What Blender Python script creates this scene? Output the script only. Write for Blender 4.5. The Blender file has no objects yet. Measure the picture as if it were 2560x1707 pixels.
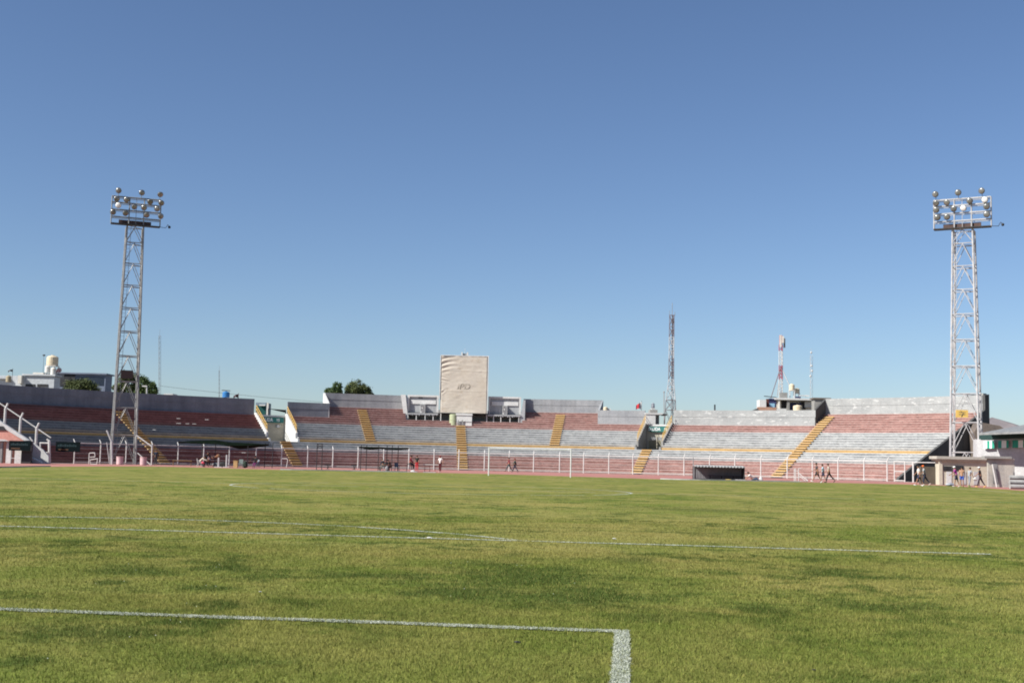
import bpy, bmesh, math, random
import numpy as np
from mathutils import Vector, Matrix, noise as mnoise
random.seed(7); RNG = np.random.default_rng(11)
rad = math.radians
# ------------------------------------------------------------------ camera
FPX, CX, CY, CH, YAW, PIT, ROL = 3121.7, 9.20, -4.71, 1.34, 0.0981, 0.0955, 0.02217
FH = Vector((-math.sin(YAW), math.cos(YAW), 0)); RH = Vector((math.cos(YAW), math.sin(YAW), 0))
CP = Vector((CX, CY, CH))
FW = FH*math.cos(PIT) + Vector((0, 0, math.sin(PIT)))
UP0 = RH.cross(FW)
R2 = RH*math.cos(ROL) + UP0*math.sin(ROL); U2 = -RH*math.sin(ROL) + UP0*math.cos(ROL)
scn = bpy.context.scene
cam = bpy.data.cameras.new("camera"); co = bpy.data.objects.new("camera", cam)
scn.collection.objects.link(co)
M = Matrix((R2, U2, -FW)).transposed().to_4x4(); M.translation = CP
co.matrix_world = M
cam.sensor_width = 36; cam.lens = FPX/2560*36; cam.clip_end = 20000; cam.clip_start = .1
scn.camera = co
# ------------------------------------------------------------------ light
SUN_EL = rad(40)
SH = (RH*-.89 + FH*-.456).normalized()              # towards the sun, horizontal
world = bpy.data.worlds.new("World"); scn.world = world; world.use_nodes = True
nt = world.node_tree; bg = nt.nodes['Background']
sky = nt.nodes.new('ShaderNodeTexSky'); sky.sky_type = 'NISHITA'; sky.sun_disc = False
sky.sun_elevation = SUN_EL; sky.sun_rotation = math.atan2(SH.x, SH.y)
sky.altitude = 1000; sky.air_density = 1.0; sky.dust_density = 1.1; sky.ozone_density = 1.7
tn = nt.nodes.new('ShaderNodeMix'); tn.data_type = 'RGBA'; tn.blend_type = 'MULTIPLY'; tn.inputs[0].default_value = 1; tn.inputs[7].default_value = (.705, .755, .845, 1)
gm = nt.nodes.new('ShaderNodeGamma'); gm.inputs[1].default_value = 1.07
nt.links.new(sky.outputs[0], gm.inputs[0]); nt.links.new(gm.outputs[0], tn.inputs[6]); nt.links.new(tn.outputs[2], bg.inputs[0]); bg.inputs[1].default_value = 0.075
sl = bpy.data.lights.new("sun", 'SUN'); sl.energy = 5.0; sl.angle = rad(.5); sl.color = (1, .965, .89)
so = bpy.data.objects.new("sun", sl); scn.collection.objects.link(so)
sd = SH*math.cos(SUN_EL) + Vector((0, 0, math.sin(SUN_EL)))
so.rotation_euler = sd.to_track_quat('Z', 'Y').to_euler(); so.location = (-40, -20, 60)
scn.view_settings.view_transform = 'Standard'; scn.view_settings.look = 'None'
scn.view_settings.exposure = 0.72; scn.view_settings.gamma = 1
scn.render.engine = 'CYCLES'
try: scn.cycles.filter_width = 1.9
except Exception: pass

# ------------------------------------------------------------------ helpers
C = scn.collection
def W(u, v, z=0): return CP.xy.to_3d() + RH*u + FH*v + Vector((0, 0, z))
def ray(px, py): return FW + R2*((px-1280)/FPX) - U2*((py-853.5)/FPX)
def pt(px, py, v):                       # world point seen at photo pixel, at forward distance v
    d = ray(px, py); return CP + d*(v/d.dot(FH))
def uz(px, py, v):
    p = pt(px, py, v); return (p-CP).dot(RH), p.z
def hzy(px): return 1159.3+.0222*(px-1582)
def gp(px, v, z=0):                      # ground point in the pixel column px at distance v
    u = (px-1280)/FPX*v
    for _ in range(3):
        d = W(u, v, z)-CP; x = 1280+FPX*d.dot(R2)/d.dot(FW); u += (px-x)/FPX*v
    return W(u, v, z)
BU, BV = -2.0, 110.0
BC = W(BU, BV)
def P(R, th, z=0):                       # polar round the bend of the stadium, th in degrees
    a = rad(th); return BC + RH*(R*math.sin(a)) + FH*(R*math.cos(a)) + Vector((0, 0, z))
def thpx(px, R):
    lo, hi = -85., 85.
    for _ in range(50):
        m = (lo+hi)/2; d = P(R, m, 1)-CP
        x = 1280+FPX*d.dot(R2)/d.dot(FW)
        if x < px: lo = m
        else: hi = m
    return m

class MB:
    def __init__(s): s.v = []; s.f = []; s.m = []
    def add(s, vs, fs, mi=0):
        n = len(s.v); s.v += [Vector(a) for a in vs]
        for f in fs: s.f.append([n+i for i in f]); s.m.append(mi)
    def quad(s, a, b, c, d, mi=0): s.add([a, b, c, d], [(0, 1, 2, 3)], mi)
    def hexa(s, p, mi=0): s.add(p, [(0, 3, 2, 1), (4, 5, 6, 7), (0, 1, 5, 4), (1, 2, 6, 5), (2, 3, 7, 6), (3, 0, 4, 7)], mi)
    def box(s, o, ax, ay, az, mi=0):     # corner-centred: o centre of base, ax, ay full extents, az height
        h = ax/2; k = ay/2
        b = [o-h-k, o+h-k, o+h+k, o-h+k]; s.hexa(b+[q+az for q in b], mi)
    def ubox(s, u0, u1, v0, v1, z0, z1, mi=0):
        b = [W(u0, v0, z0), W(u1, v0, z0), W(u1, v1, z0), W(u0, v1, z0)]
        s.hexa(b+[q+Vector((0, 0, z1-z0)) for q in b], mi)
    def tube(s, a, b, r, r2=None, n=6, mi=0, cap=True):
        a = Vector(a); b = Vector(b); r2 = r if r2 is None else r2
        d = (b-a).normalized(); x = d.orthogonal().normalized(); y = d.cross(x)
        vs = []
        for q, rr in ((a, r), (b, r2)):
            for i in range(n):
                t = 2*math.pi*i/n; vs.append(q+x*(rr*math.cos(t))+y*(rr*math.sin(t)))
        fs = [(i, (i+1) % n, n+(i+1) % n, n+i) for i in range(n)]
        if cap: fs += [tuple(range(n-1, -1, -1)), tuple(range(n, 2*n))]
        s.add(vs, fs, mi)
    def path(s, pts, r, n=6, mi=0):
        for a, b in zip(pts, pts[1:]): s.tube(a, b, r, n=n, mi=mi)
    def lathe(s, o, prof, n=16, mi=0, axis=Vector((0, 0, 1))):
        x = axis.orthogonal().normalized(); y = axis.cross(x); vs = []; fs = []
        for r, h in prof:
            for i in range(n):
                t = 2*math.pi*i/n; vs.append(o+axis*h+x*(r*math.cos(t))+y*(r*math.sin(t)))
        for j in range(len(prof)-1):
            for i in range(n): fs.append((j*n+i, j*n+(i+1) % n, (j+1)*n+(i+1) % n, (j+1)*n+i))
        fs += [tuple(range(n-1, -1, -1)), tuple(range((len(prof)-1)*n, len(prof)*n))]
        s.add(vs, fs, mi)
    def ball(s, o, rx, ry=None, rz=None, n=10, mi=0, rot=None):
        ry = ry or rx; rz = rz or rx; vs = []; fs = []; m = n//2+1
        for j in range(m):
            ph = math.pi*(j/(m-1)-.5)
            for i in range(n):
                t = 2*math.pi*i/n
                q = Vector((rx*math.cos(ph)*math.cos(t), ry*math.cos(ph)*math.sin(t), rz*math.sin(ph)))
                if rot: q = rot @ q
                vs.append(Vector(o)+q)
        for j in range(m-1):
            for i in range(n): fs.append((j*n+i, j*n+(i+1) % n, (j+1)*n+(i+1) % n, (j+1)*n+i))
        s.add(vs, fs, mi)
    def prism(s, poly, ext, mi=0):       # planar polygon extruded by vector
        n = len(poly); vs = list(poly)+[q+ext for q in poly]
        fs = [tuple(range(n-1, -1, -1)), tuple(range(n, 2*n))]+[(i, (i+1) % n, n+(i+1) % n, n+i) for i in range(n)]
        s.add(vs, fs, mi)
    def arcbox(s, R0, R1, z0, z1, t0, t1, mi=0, step=1.5, caps=True):
        n = max(1, int(math.ceil(abs(t1-t0)/step))); vs = []; fs = []
        for i in range(n+1):
            t = t0+(t1-t0)*i/n
            vs += [P(R0, t, z0), P(R1, t, z0), P(R1, t, z1), P(R0, t, z1)]
        for i in range(n):
            for k in range(4): fs.append((4*i+k, 4*i+(k+1) % 4, 4*i+4+(k+1) % 4, 4*i+4+k))
        fs += [(3, 2, 1, 0), (4*n, 4*n+1, 4*n+2, 4*n+3)]
        s.add(vs, fs, mi)
    def build(s, name, mats, parent=None, loc=None, smooth=False, local=False):
        o = Vector(loc) if loc is not None else Vector((0, 0, 0))
        off = wl(parent)+o if not local else Vector((0, 0, 0))
        me = bpy.data.meshes.new(name)
        me.from_pydata([tuple(q-off) for q in s.v], [], s.f)
        if not isinstance(mats, (list, tuple)): mats = [mats]
        for mm in mats: me.materials.append(mm)
        me.polygons.foreach_set('material_index', s.m)
        if smooth: me.polygons.foreach_set('use_smooth', [True]*len(s.f))
        bm = bmesh.new(); bm.from_mesh(me); bmesh.ops.recalc_face_normals(bm, faces=bm.faces[:]); bm.to_mesh(me); bm.free()
        ob = bpy.data.objects.new(name, me); C.objects.link(ob)
        ob.location = o
        if parent: ob.parent = parent
        return ob
def wl(o):
    v = Vector((0, 0, 0))
    while o: v = v+Vector(o.location); o = o.parent
    return v
def tag(o, label=None, cat=None, group=None, kind=None):
    if label: o['label'] = label
    if cat: o['category'] = cat
    if group: o['group'] = group
    if kind: o['kind'] = kind
    return o
def thing(name, label, cat, loc, rz=0, group=None):
    o = bpy.data.objects.new(name, None); C.objects.link(o); o.location = loc; o.rotation_euler = (0, 0, rz)
    o.empty_display_size = .3
    return tag(o, label, cat, group)

# ------------------------------------------------------------------ materials
MATS = {}
SPS = {'parapet_worn': (1.1, 1.1, 3.0)}
def mat(name, c1, c2=None, scale=1.0, rough=.8, bump=0, stretch=(1, 1, 1), fine=.12, metal=0, splot=None, thr=.62, streak=0, spec=.3):
    if name in MATS: return MATS[name]
    m = bpy.data.materials.new(name); m.use_nodes = True; t = m.node_tree; b = t.nodes['Principled BSDF']
    b.inputs['Roughness'].default_value = rough; b.inputs['Metallic'].default_value = metal
    b.inputs['Specular IOR Level'].default_value = spec
    c2 = c2 or tuple(x*.8 for x in c1)
    g = t.nodes.new('ShaderNodeNewGeometry'); mp = t.nodes.new('ShaderNodeMapping'); mp.inputs['Scale'].default_value = stretch
    t.links.new(g.outputs['Position'], mp.inputs[0])
    def noi(sc, det=4, src=mp):
        n = t.nodes.new('ShaderNodeTexNoise'); n.inputs['Scale'].default_value = sc; n.inputs['Detail'].default_value = det
        t.links.new(src.outputs[0], n.inputs['Vector']); return n.outputs['Fac']
    def mr(x, a, bb, c=0, d=1):
        n = t.nodes.new('ShaderNodeMapRange'); t.links.new(x, n.inputs[0])
        for i, q in zip((1, 2, 3, 4), (a, bb, c, d)): n.inputs[i].default_value = q
        return n.outputs[0]
    def mix(fac, a, bb, typ='MIX'):
        n = t.nodes.new('ShaderNodeMix'); n.data_type = 'RGBA'; n.blend_type = typ
        for s_, q in ((0, fac), (6, a), (7, bb)):
            if hasattr(q, 'is_linked'): t.links.new(q, n.inputs[s_])
            elif isinstance(q, (int, float)): n.inputs[s_].default_value = q
            else: n.inputs[s_].default_value = (*q, 1)
        return n.outputs[2]
    col = mix(mr(noi(scale), .32, .68), c1, c2)
    f = mr(noi(scale*9, 3), .3, .7, 1-fine, 1+fine)
    cb = t.nodes.new('ShaderNodeCombineColor')
    for i in range(3): t.links.new(f, cb.inputs[i])
    col = mix(1.0, col, cb.outputs[0], 'MULTIPLY')
    if streak:
        mp2 = t.nodes.new('ShaderNodeMapping'); mp2.inputs['Scale'].default_value = (1.6, 1.6, .12); t.links.new(g.outputs['Position'], mp2.inputs[0])
        f2 = mr(noi(1.0, 5, mp2), .45, .75, 0, streak)
        col = mix(f2, col, tuple(x*.45 for x in c2))
    if splot:
        mp3 = t.nodes.new('ShaderNodeMapping'); mp3.inputs['Scale'].default_value = SPS.get(name, (.8, .8, 1.3)); t.links.new(g.outputs['Position'], mp3.inputs[0])
        col = mix(mr(noi(.9, 5, mp3), thr, thr+.04), col, splot)
    t.links.new(col, b.inputs['Base Color'])
    if bump:
        bn = t.nodes.new('ShaderNodeBump'); bn.inputs['Strength'].default_value = bump; bn.inputs['Distance'].default_value = .02
        t.links.new(noi(scale*14, 4), bn.inputs['Height']); t.links.new(bn.outputs[0], b.inputs['Normal'])
    MATS[name] = m; return m
RED = mat('red_paint', (.315, .180, .158), (.195, .098, .085), .5, .85, .2, (1, 1, 3.2), .28, streak=.5)
GREY = mat('grey_paint', (.315, .32, .315), (.19, .195, .20), .45, .85, .2, (1, 1, 3.4), .22, streak=.5)
YEL = mat('yellow_paint', (.43, .275, .105), (.33, .205, .08), .8, .8, .1, fine=.12)
NRED = mat('worn_red_edge', (.44, .32, .29), (.31, .19, .17), 2, .9, 0)
NGREY = mat('worn_grey_edge', (.52, .52, .51), (.36, .365, .365), 2, .9, 0)
NYEL = mat('worn_yellow_edge', (.56, .41, .24), (.45, .31, .16), 2, .9, 0)
PARA = mat('parapet_concrete', (.30, .31, .32), (.235, .245, .26), .5, .9, .3, (1, 1, 1.6), .1, streak=.3)
PARASH = mat('parapet_shade_tone', (.20, .215, .24), (.15, .165, .19), .5, .9, .3, (1, 1, 1.6), .1, streak=.3)  # darker copy of the parapet concrete, left side's shade put into the colour
PARAL = mat('parapet_worn', (.33, .34, .335), (.26, .27, .27), .5, .9, .3, (1, 1, 1.6), .1, splot=(.42, .43, .42), thr=.60, streak=.15)
CONC = mat('concrete', (.27, .265, .25), (.20, .195, .185), .6, .9, .3)
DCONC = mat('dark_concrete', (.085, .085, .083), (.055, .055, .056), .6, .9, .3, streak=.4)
WHITEW = mat('white_wall', (.58, .58, .565), (.48, .48, .47), .7, .85, .1)
CREAM = mat('cream_wall', (.50, .46, .37), (.42, .38, .30), .7, .85, .1)
WPAINT = mat('white_metal', (.60, .59, .57), (.48, .465, .445), 3, .5, 0, fine=.08)
GALV = mat('galvanised_steel', (.30, .30, .29), (.20, .20, .20), 2, .45, 0, metal=.3)
GALVL = mat('pale_galvanised_steel', (.50, .49, .485), (.36, .355, .36), 2, .5, 0, metal=.1)
DARK = mat('dark_metal', (.035, .035, .04), (.02, .02, .02), 2, .6)
TART = mat('tartan', (.37, .165, .14), (.31, .135, .115), .25, .9, .3, fine=.08)
DIRT = mat('dry_ground', (.25, .205, .15), (.20, .16, .12), .2, .95, .5)
KERB = mat('kerb_concrete', (.42, .42, .41), (.33, .325, .32), .8, .9, .2)
TARP = mat('tarpaulin', (.49, .445, .38), (.45, .40, .33), .35, .8, .05, (1, 1, 1), .04, splot=(.43, .375, .30), thr=.60)
GREEN = mat('green_paint', (.008, .075, .065), (.008, .06, .055), 2, .7)
BLACKNET = mat('black_shade_net', (.008, .0085, .009), (.012, .012, .013), 2, .95, spec=.05)
GREENNET = mat('green_shade_net', (.008, .016, .010), (.006, .011, .008), 2, .95, spec=.05)
RISERSH = mat('riser_shade_ochre', (.15, .095, .045), (.11, .07, .035), 1, .9)  # darkened stair yellow, paints the shadow gap under each slab
YMET = mat('yellow_rail', (.70, .45, .12), (.55, .33, .09), 2, .5)

# ------------------------------------------------------------------ grass
def grass_colour(m, gain=1.0, blade=False):
    t = m.node_tree; b = t.nodes['Principled BSDF']; b.inputs['Roughness'].default_value = .75 if blade else .95
    b.inputs['Specular IOR Level'].default_value = .08 if blade else .05
    g = t.nodes.new('ShaderNodeNewGeometry')
    mp = t.nodes.new('ShaderNodeMapping'); mp.inputs['Scale'].default_value = (1, 1, 0); t.links.new(g.outputs['Position'], mp.inputs[0])
    def noi(sc, det, rough=.55, off=0):
        n = t.nodes.new('ShaderNodeTexNoise'); n.inputs['Scale'].default_value = sc; n.inputs['Detail'].default_value = det; n.inputs['Roughness'].default_value = rough
        q = t.nodes.new('ShaderNodeVectorMath'); q.operation = 'ADD'; q.inputs[1].default_value = (off, off*.7, 0)
        t.links.new(mp.outputs[0], q.inputs[0]); t.links.new(q.outputs[0], n.inputs['Vector']); return n.outputs['Fac']
    def mr(x, a, bb, c=0, d=1):
        n = t.nodes.new('ShaderNodeMapRange'); t.links.new(x, n.inputs[0])
        for i, q in zip((1, 2, 3, 4), (a, bb, c, d)): n.inputs[i].default_value = q
        return n.outputs[0]
    def mix(fac, a, bb, typ='MIX'):
        n = t.nodes.new('ShaderNodeMix'); n.data_type = 'RGBA'; n.blend_type = typ
        for s_, q in ((0, fac), (6, a), (7, bb)):
            if hasattr(q, 'is_linked'): t.links.new(q, n.inputs[s_])
            elif isinstance(q, (int, float)): n.inputs[s_].default_value = q
            else: n.inputs[s_].default_value = (*[x*gain for x in q], 1)
        return n.outputs[2]
    col = mix(mr(noi(.16, 5, .6), .38, .62), GR_MID, GR_STRAW)
    col = mix(mr(noi(.75, 4, .6, 31), .46, .64, 0, .85), col, GR_STRAW)
    col = mix(mr(noi(.34, 5, .62, 7), .52, .70, 0, .8), col, GR_MID)
    # darker clumps of coarse grass, a property of the sward itself
    m1 = mr(noi(.30, 3, .6, 57), .44, .54); m2 = mr(noi(1.3, 6, .7, 90), .49, .56)
    mm = t.nodes.new('ShaderNodeMath'); mm.operation = 'MULTIPLY'; t.links.new(m1, mm.inputs[0]); t.links.new(m2, mm.inputs[1])
    col = mix(mr(mm.outputs[0], 0, 1, 0, .85), col, GR_DARK)
    nz = mr(noi(2.2, 6, .75, 41), .3, .7, -.75, .75); acc = None
    for (bx, by, rx_, ry_, st) in BLOBS:
        q = t.nodes.new('ShaderNodeMapping'); q.vector_type = 'TEXTURE'; q.inputs['Location'].default_value = (bx, by, 0); q.inputs['Rotation'].default_value = (0, 0, YAW); q.inputs['Scale'].default_value = (rx_, ry_, 1)
        t.links.new(mp.outputs[0], q.inputs[0]); l = t.nodes.new('ShaderNodeVectorMath'); l.operation = 'LENGTH'; t.links.new(q.outputs[0], l.inputs[0])
        a_ = t.nodes.new('ShaderNodeMath'); a_.operation = 'ADD'; t.links.new(l.outputs['Value'], a_.inputs[0]); t.links.new(nz, a_.inputs[1])
        o_ = mr(a_.outputs[0], .5, 1.15, st, 0)
        if acc is None: acc = o_
        else:
            mx = t.nodes.new('ShaderNodeMath'); mx.operation = 'MAXIMUM'; t.links.new(acc, mx.inputs[0]); t.links.new(o_, mx.inputs[1]); acc = mx.outputs[0]
    q = t.nodes.new('ShaderNodeMapping'); q.vector_type = 'TEXTURE'; q.inputs['Location'].default_value = (9.5, 3.0, 0); q.inputs['Rotation'].default_value = (0, 0, YAW); q.inputs['Scale'].default_value = (9, 6.5, 1)
    t.links.new(mp.outputs[0], q.inputs[0]); l = t.nodes.new('ShaderNodeVectorMath'); l.operation = 'LENGTH'; t.links.new(q.outputs[0], l.inputs[0])
    a_ = t.nodes.new('ShaderNodeMath'); a_.operation = 'ADD'; t.links.new(l.outputs['Value'], a_.inputs[0]); t.links.new(nz, a_.inputs[1])
    col = mix(mr(a_.outputs[0], .6, 1.5, .45, 0), col, GR_MID)
    col = mix(acc, col, GR_DARK)
    f = mr(noi(9, 4, .7, 3), .3, .7, .72, 1.25)
    cb = t.nodes.new('ShaderNodeCombineColor')
    for i in range(3): t.links.new(f, cb.inputs[i])
    n = t.nodes.new('ShaderNodeMix'); n.data_type = 'RGBA'; n.blend_type = 'MULTIPLY'; n.inputs[0].default_value = 1
    t.links.new(col, n.inputs[6]); t.links.new(cb.outputs[0], n.inputs[7]); col = n.outputs[2]
    if blade:
        col = mix(mr(g.outputs['Random Per Island'], .72, .95, 0, .75), col, GR_STRAW)
        rr_ = t.nodes.new('ShaderNodeMath'); rr_.operation = 'FRACT'; rm_ = t.nodes.new('ShaderNodeMath'); rm_.operation = 'MULTIPLY'; rm_.inputs[1].default_value = 17.3; t.links.new(g.outputs['Random Per Island'], rm_.inputs[0]); t.links.new(rm_.outputs[0], rr_.inputs[0])
        r = mr(rr_.outputs[0], 0, 1, .70, 1.30)
        cb = t.nodes.new('ShaderNodeCombineColor')
        t.links.new(r, cb.inputs[0]); t.links.new(r, cb.inputs[1]); t.links.new(r, cb.inputs[2])
        n = t.nodes.new('ShaderNodeMix'); n.data_type = 'RGBA'; n.blend_type = 'MULTIPLY'; n.inputs[0].default_value = 1
        t.links.new(col, n.inputs[6]); t.links.new(cb.outputs[0], n.inputs[7]); col = n.outputs[2]
        tr = t.nodes.new('ShaderNodeBsdfTranslucent'); t.links.new(col, tr.inputs[0])
        ms = t.nodes.new('ShaderNodeMixShader'); ms.inputs[0].default_value = .35
        t.links.new(b.outputs[0], ms.inputs[1]); t.links.new(tr.outputs[0], ms.inputs[2])
        t.links.new(ms.outputs[0], t.nodes['Material Output'].inputs[0])
    else:
        bn = t.nodes.new('ShaderNodeBump'); bn.inputs['Strength'].default_value = .6; bn.inputs['Distance'].default_value = .03
        t.links.new(noi(22, 4, .7), bn.inputs['Height']); t.links.new(bn.outputs[0], b.inputs['Normal'])
    t.links.new(col, b.inputs['Base Color'])
GR_MID, GR_STRAW, GR_DARK = (.124, .155, .030), (.236, .212, .066), (.056, .082, .017)
def blob(px, py, w, h, st=.85):
    d = ray(px, py); k = -CH/d.z; p = CP+d*k; vv = (p-CP).dot(FH); return (p.x, p.y, w/FPX*vv, h/FPX*vv*vv/CH, st)
BLOBS = [blob(*q) for q in ((1330, 1440, 230, 28), (1450, 1492, 170, 32), (1150, 1482, 170, 16), (1235, 1412, 110, 10, .7), (520, 1470, 85, 7), (340, 1424, 120, 13, .7), (570, 1420, 100, 8, .7), (270, 1457, 55, 8), (545, 1515, 80, 14), (230, 1582, 210, 24, .8), (480, 1560, 95, 12, .9), (50, 1655, 100, 16, .8), (2080, 1433, 115, 14, .75), (2190, 1517, 160, 15, .8), (1905, 1527, 75, 12, .8), (1620, 1545, 120, 12, .6), (640, 1660, 140, 14, .4), (880, 1440, 120, 8, .7), (1760, 1275, 160, 5, .6), (2370, 1345, 70, 5, .6), (1000, 1440, 90, 9, .8), (1570, 1400, 90, 9, .6))]
GRASS = bpy.data.materials.new('grass_turf'); GRASS.use_nodes = True; grass_colour(GRASS, 1.0)
BLADE = bpy.data.materials.new('grass_blade'); BLADE.use_nodes = True; grass_colour(BLADE, 1.25, True)
CHALK = mat('chalk_line', (.47, .49, .43), (.30, .33, .25), 5, .95, .3, fine=.2)

# ground
mb = MB(); mb.quad(W(-6000, -3000, -.03), W(6000, -3000, -.03), W(6000, 9000, -.03), W(-6000, 9000, -.03))
tag(mb.build('ground', DIRT), kind='structure')
# tartan: bend area + both straights
mb = MB(); n = 60
outer = [P(55.2, -90+180*i/n, 0) for i in range(n+1)]
poly = [W(BU-55.2, -60, 0)]+outer+[W(BU+55.2, -60, 0)]
mb.add(poly, [tuple(range(len(poly)))])
tag(mb.build('running_track', TART), kind='structure')
# grass field outline
EDGE = [(-180, 84), (0, 95), (100, 105), (250, 118), (388, 128), (550, 127), (700, 123.5), (880, 125.5), (1080, 127), (1220, 128), (1424, 122), (1560, 118), (1700, 114), (1850, 115.5), (2000, 117), (2150, 117.5), (2300, 116.5), (2400, 110), (2480, 101), (2560, 93), (2700, 80)]
ep = [gp(px, v, .004) for px, v in EDGE]
def smooth_poly(pts, k=6):
    out = []
    for i in range(len(pts)-1):
        p0 = pts[max(i-1, 0)]; p1 = pts[i]; p2 = pts[i+1]; p3 = pts[min(i+2, len(pts)-1)]
        for j in range(k):
            t = j/k; out.append(.5*((2*p1)+(p2-p0)*t+(2*p0-5*p1+4*p2-p3)*t*t+(3*p1-p0-3*p2+p3)*t**3))
    out.append(pts[-1]); return out
es = smooth_poly(ep)
for q in es: q.z = .004
poly = [W(-44, -55, .004), W(-43, 40, .004)]+es+[W(43, 40, .004), W(44, -55, .004)]
mb = MB(); mb.add(poly, [tuple(range(len(poly)))])
tag(mb.build('pitch', GRASS), kind='structure')
# kerbs along stretches of the grass edge
def kerb(px0, px1, w=.35, h=.09):
    lo, hi = [], []
    for q in es:
        d = q-CP; x = 1280+FPX*d.dot(R2)/d.dot(FW)
        if px0 <= x <= px1:
            lo.append(q)
    m_ = MB()
    for a, b in zip(lo, lo[1:]):
        o = FH*w
        m_.hexa([a, b, b+o, a+o]+[q+Vector((0, 0, h)) for q in (a, b, b+o, a+o)])
    return m_
for a, b in ((-100, 130), (690, 1030), (1640, 2010)):
    k = kerb(a, b).build('kerb', KERB); tag(k, kind='structure')

# pitch markings
def strip(name, pts, w=.12, closed=False, tuft=0):
    m_ = MB(); pts = [Vector(p) for p in pts]; N = len(pts)
    L = []; Rr = []
    for i, p in enumerate(pts):
        a = pts[(i-1) % N] if closed else pts[max(i-1, 0)]; b = pts[(i+1) % N] if closed else pts[min(i+1, N-1)]
        d = (b-a).normalized(); nn = Vector((-d.y, d.x, 0))
        w1 = w/2*(1+.30*mnoise.noise(p*2.3)+.22*mnoise.noise(p*11)); w2 = w/2*(1+.30*mnoise.noise(p*2.9+Vector((9, 4, 1)))+.22*mnoise.noise(p*13))
        c = p+nn*(.05*mnoise.noise(p*.45))
        L.append(c+nn*w1); Rr.append(c-nn*w2)
    K = N if closed else N-1
    for i in range(K):
        if mnoise.noise(pts[i]*.9+Vector((3, 3, 3))) > .40: continue
        j = (i+1) % N; m_.quad(L[i], L[j], Rr[j], Rr[i])
    if tuft:
        for i in range(K):
            seg = (pts[(i+1) % N]-pts[i]); ln = seg.length; d = seg.normalized(); nn = Vector((-d.y, d.x, 0))
            for _ in range(int(ln*tuft)):
                q = pts[i]+seg*random.random()+nn*(random.uniform(-.52, .52)*w)+nn*(.05*mnoise.noise(pts[i]*.45))
                a = random.random()*6.28; s_ = .003+.002*random.random(); hh = .018+.022*random.random()
                dx = Vector((math.cos(a), math.sin(a), 0))
                m_.add([q-dx*s_, q+dx*s_, q+Vector((random.gauss(0, .012), random.gauss(0, .012), hh*.42))], [(0, 1, 2)])
    return tag(m_.build(name, CHALK), kind='structure')
def seg(a, b, dl=.25, z=.012):
    a = Vector((*a, z)); b = Vector((*b, z)); n = max(2, int((b-a).length/dl)); return [a+(b-a)*(i/n) for i in range(n+1)]
def arc(c, r, t0, t1, n=160, z=.012): return [Vector((c[0]+r*math.cos(rad(t0+(t1-t0)*i/n)), c[1]+r*math.sin(rad(t0+(t1-t0)*i/n)), z)) for i in range(n+1)]
LG = 108.4
strip('goal_area_line', seg((-9.16, 5.44), (9.185, 5.44), .06), .105, tuft=2200)
strip('goal_area_line', seg((9.13, 5.37), (9.13, 0), .06), .11, tuft=2400)
strip('penalty_area_line', seg((-20.2, 16.44), (15.0, 16.44), .12), .11, tuft=350)
strip('penalty_area_line', seg((-20.16, 16.4), (-20.16, 0), .2), .12)
strip('penalty_arc_line', arc((0, 11), 9.15, 37, 143, 130), .12, tuft=300)
strip('centre_circle_line', arc((0, 52.9), 9.15, 0, 360, 200), .13)
strip('halfway_line', seg((-34, 52.9), (36, 52.9), .5), .12)
strip('goal_line', seg((-34, LG+.2), (36, LG+.2), .5), .12)
strip('far_penalty_area_line', seg((-20, LG-16.5), (20, LG-16.5), .5), .12)
strip('touch_line', seg((34.0, 0), (34.0, LG), .5), .12)
strip('touch_line', seg((-34.0, 0), (-34.0, LG), .5), .12)

# grass blades (one uncountable object)
def blades():
    V = []; tot = 0
    for v0, v1, dens, w, h in ((6.6, 12, 3000, .0030, .026), (12, 19, 1400, .0042, .026), (19, 30, 500, .0055, .026), (30, 66, 130, .0075, .022)):
        area = .5*.92*(v1*v1-v0*v0)+4*(v1-v0); N = int(area*dens)
        v = np.sqrt(RNG.uniform(v0*v0, v1*v1, N)); u = (RNG.uniform(-.46, .46, N)*v + RNG.uniform(-2, 2, N))
        if v0 >= 30:
            keep = RNG.uniform(0, 1, N) > (v-30)/36; v = v[keep]; u = u[keep]; N = len(v)
        cl = RNG.uniform(.45, 1.15, N)*np.where(RNG.uniform(0, 1, N) > .93, 1.7, 1)
        x = CP.x+RH.x*u+FH.x*v; y = CP.y+RH.y*u+FH.y*v
        a = RNG.uniform(0, np.pi, N); hh = h*cl; ww = w*RNG.uniform(.7, 1.3, N)
        dx, dy = np.cos(a)*ww, np.sin(a)*ww; lx, ly = RNG.normal(0, .45, N)*hh, RNG.normal(0, .45, N)*hh
        z0 = np.full(N, .003)
        V.append(np.stack([np.stack([x-dx, y-dy, z0], 1), np.stack([x+dx, y+dy, z0], 1), np.stack([x+lx, y+ly, z0+hh], 1)], 1).reshape(-1, 3))
    V = np.concatenate(V).astype(np.float32); n = len(V)//3
    me = bpy.data.meshes.new('grass'); me.vertices.add(len(V)); me.vertices.foreach_set('co', V.ravel())
    me.loops.add(len(V)); me.loops.foreach_set('vertex_index', np.arange(len(V), dtype=np.int32))
    me.polygons.add(n); me.polygons.foreach_set('loop_start', np.arange(0, len(V), 3, dtype=np.int32))
    try: me.polygons.foreach_set('loop_total', np.full(n, 3, dtype=np.int32))
    except Exception: pass
    me.materials.append(BLADE); me.update(); me.validate()
    ob = bpy.data.objects.new('grass', me); C.objects.link(ob)
    tag(ob, 'short worn green and straw coloured grass covering the near pitch', 'grass', kind='stuff')
blades()

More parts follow.
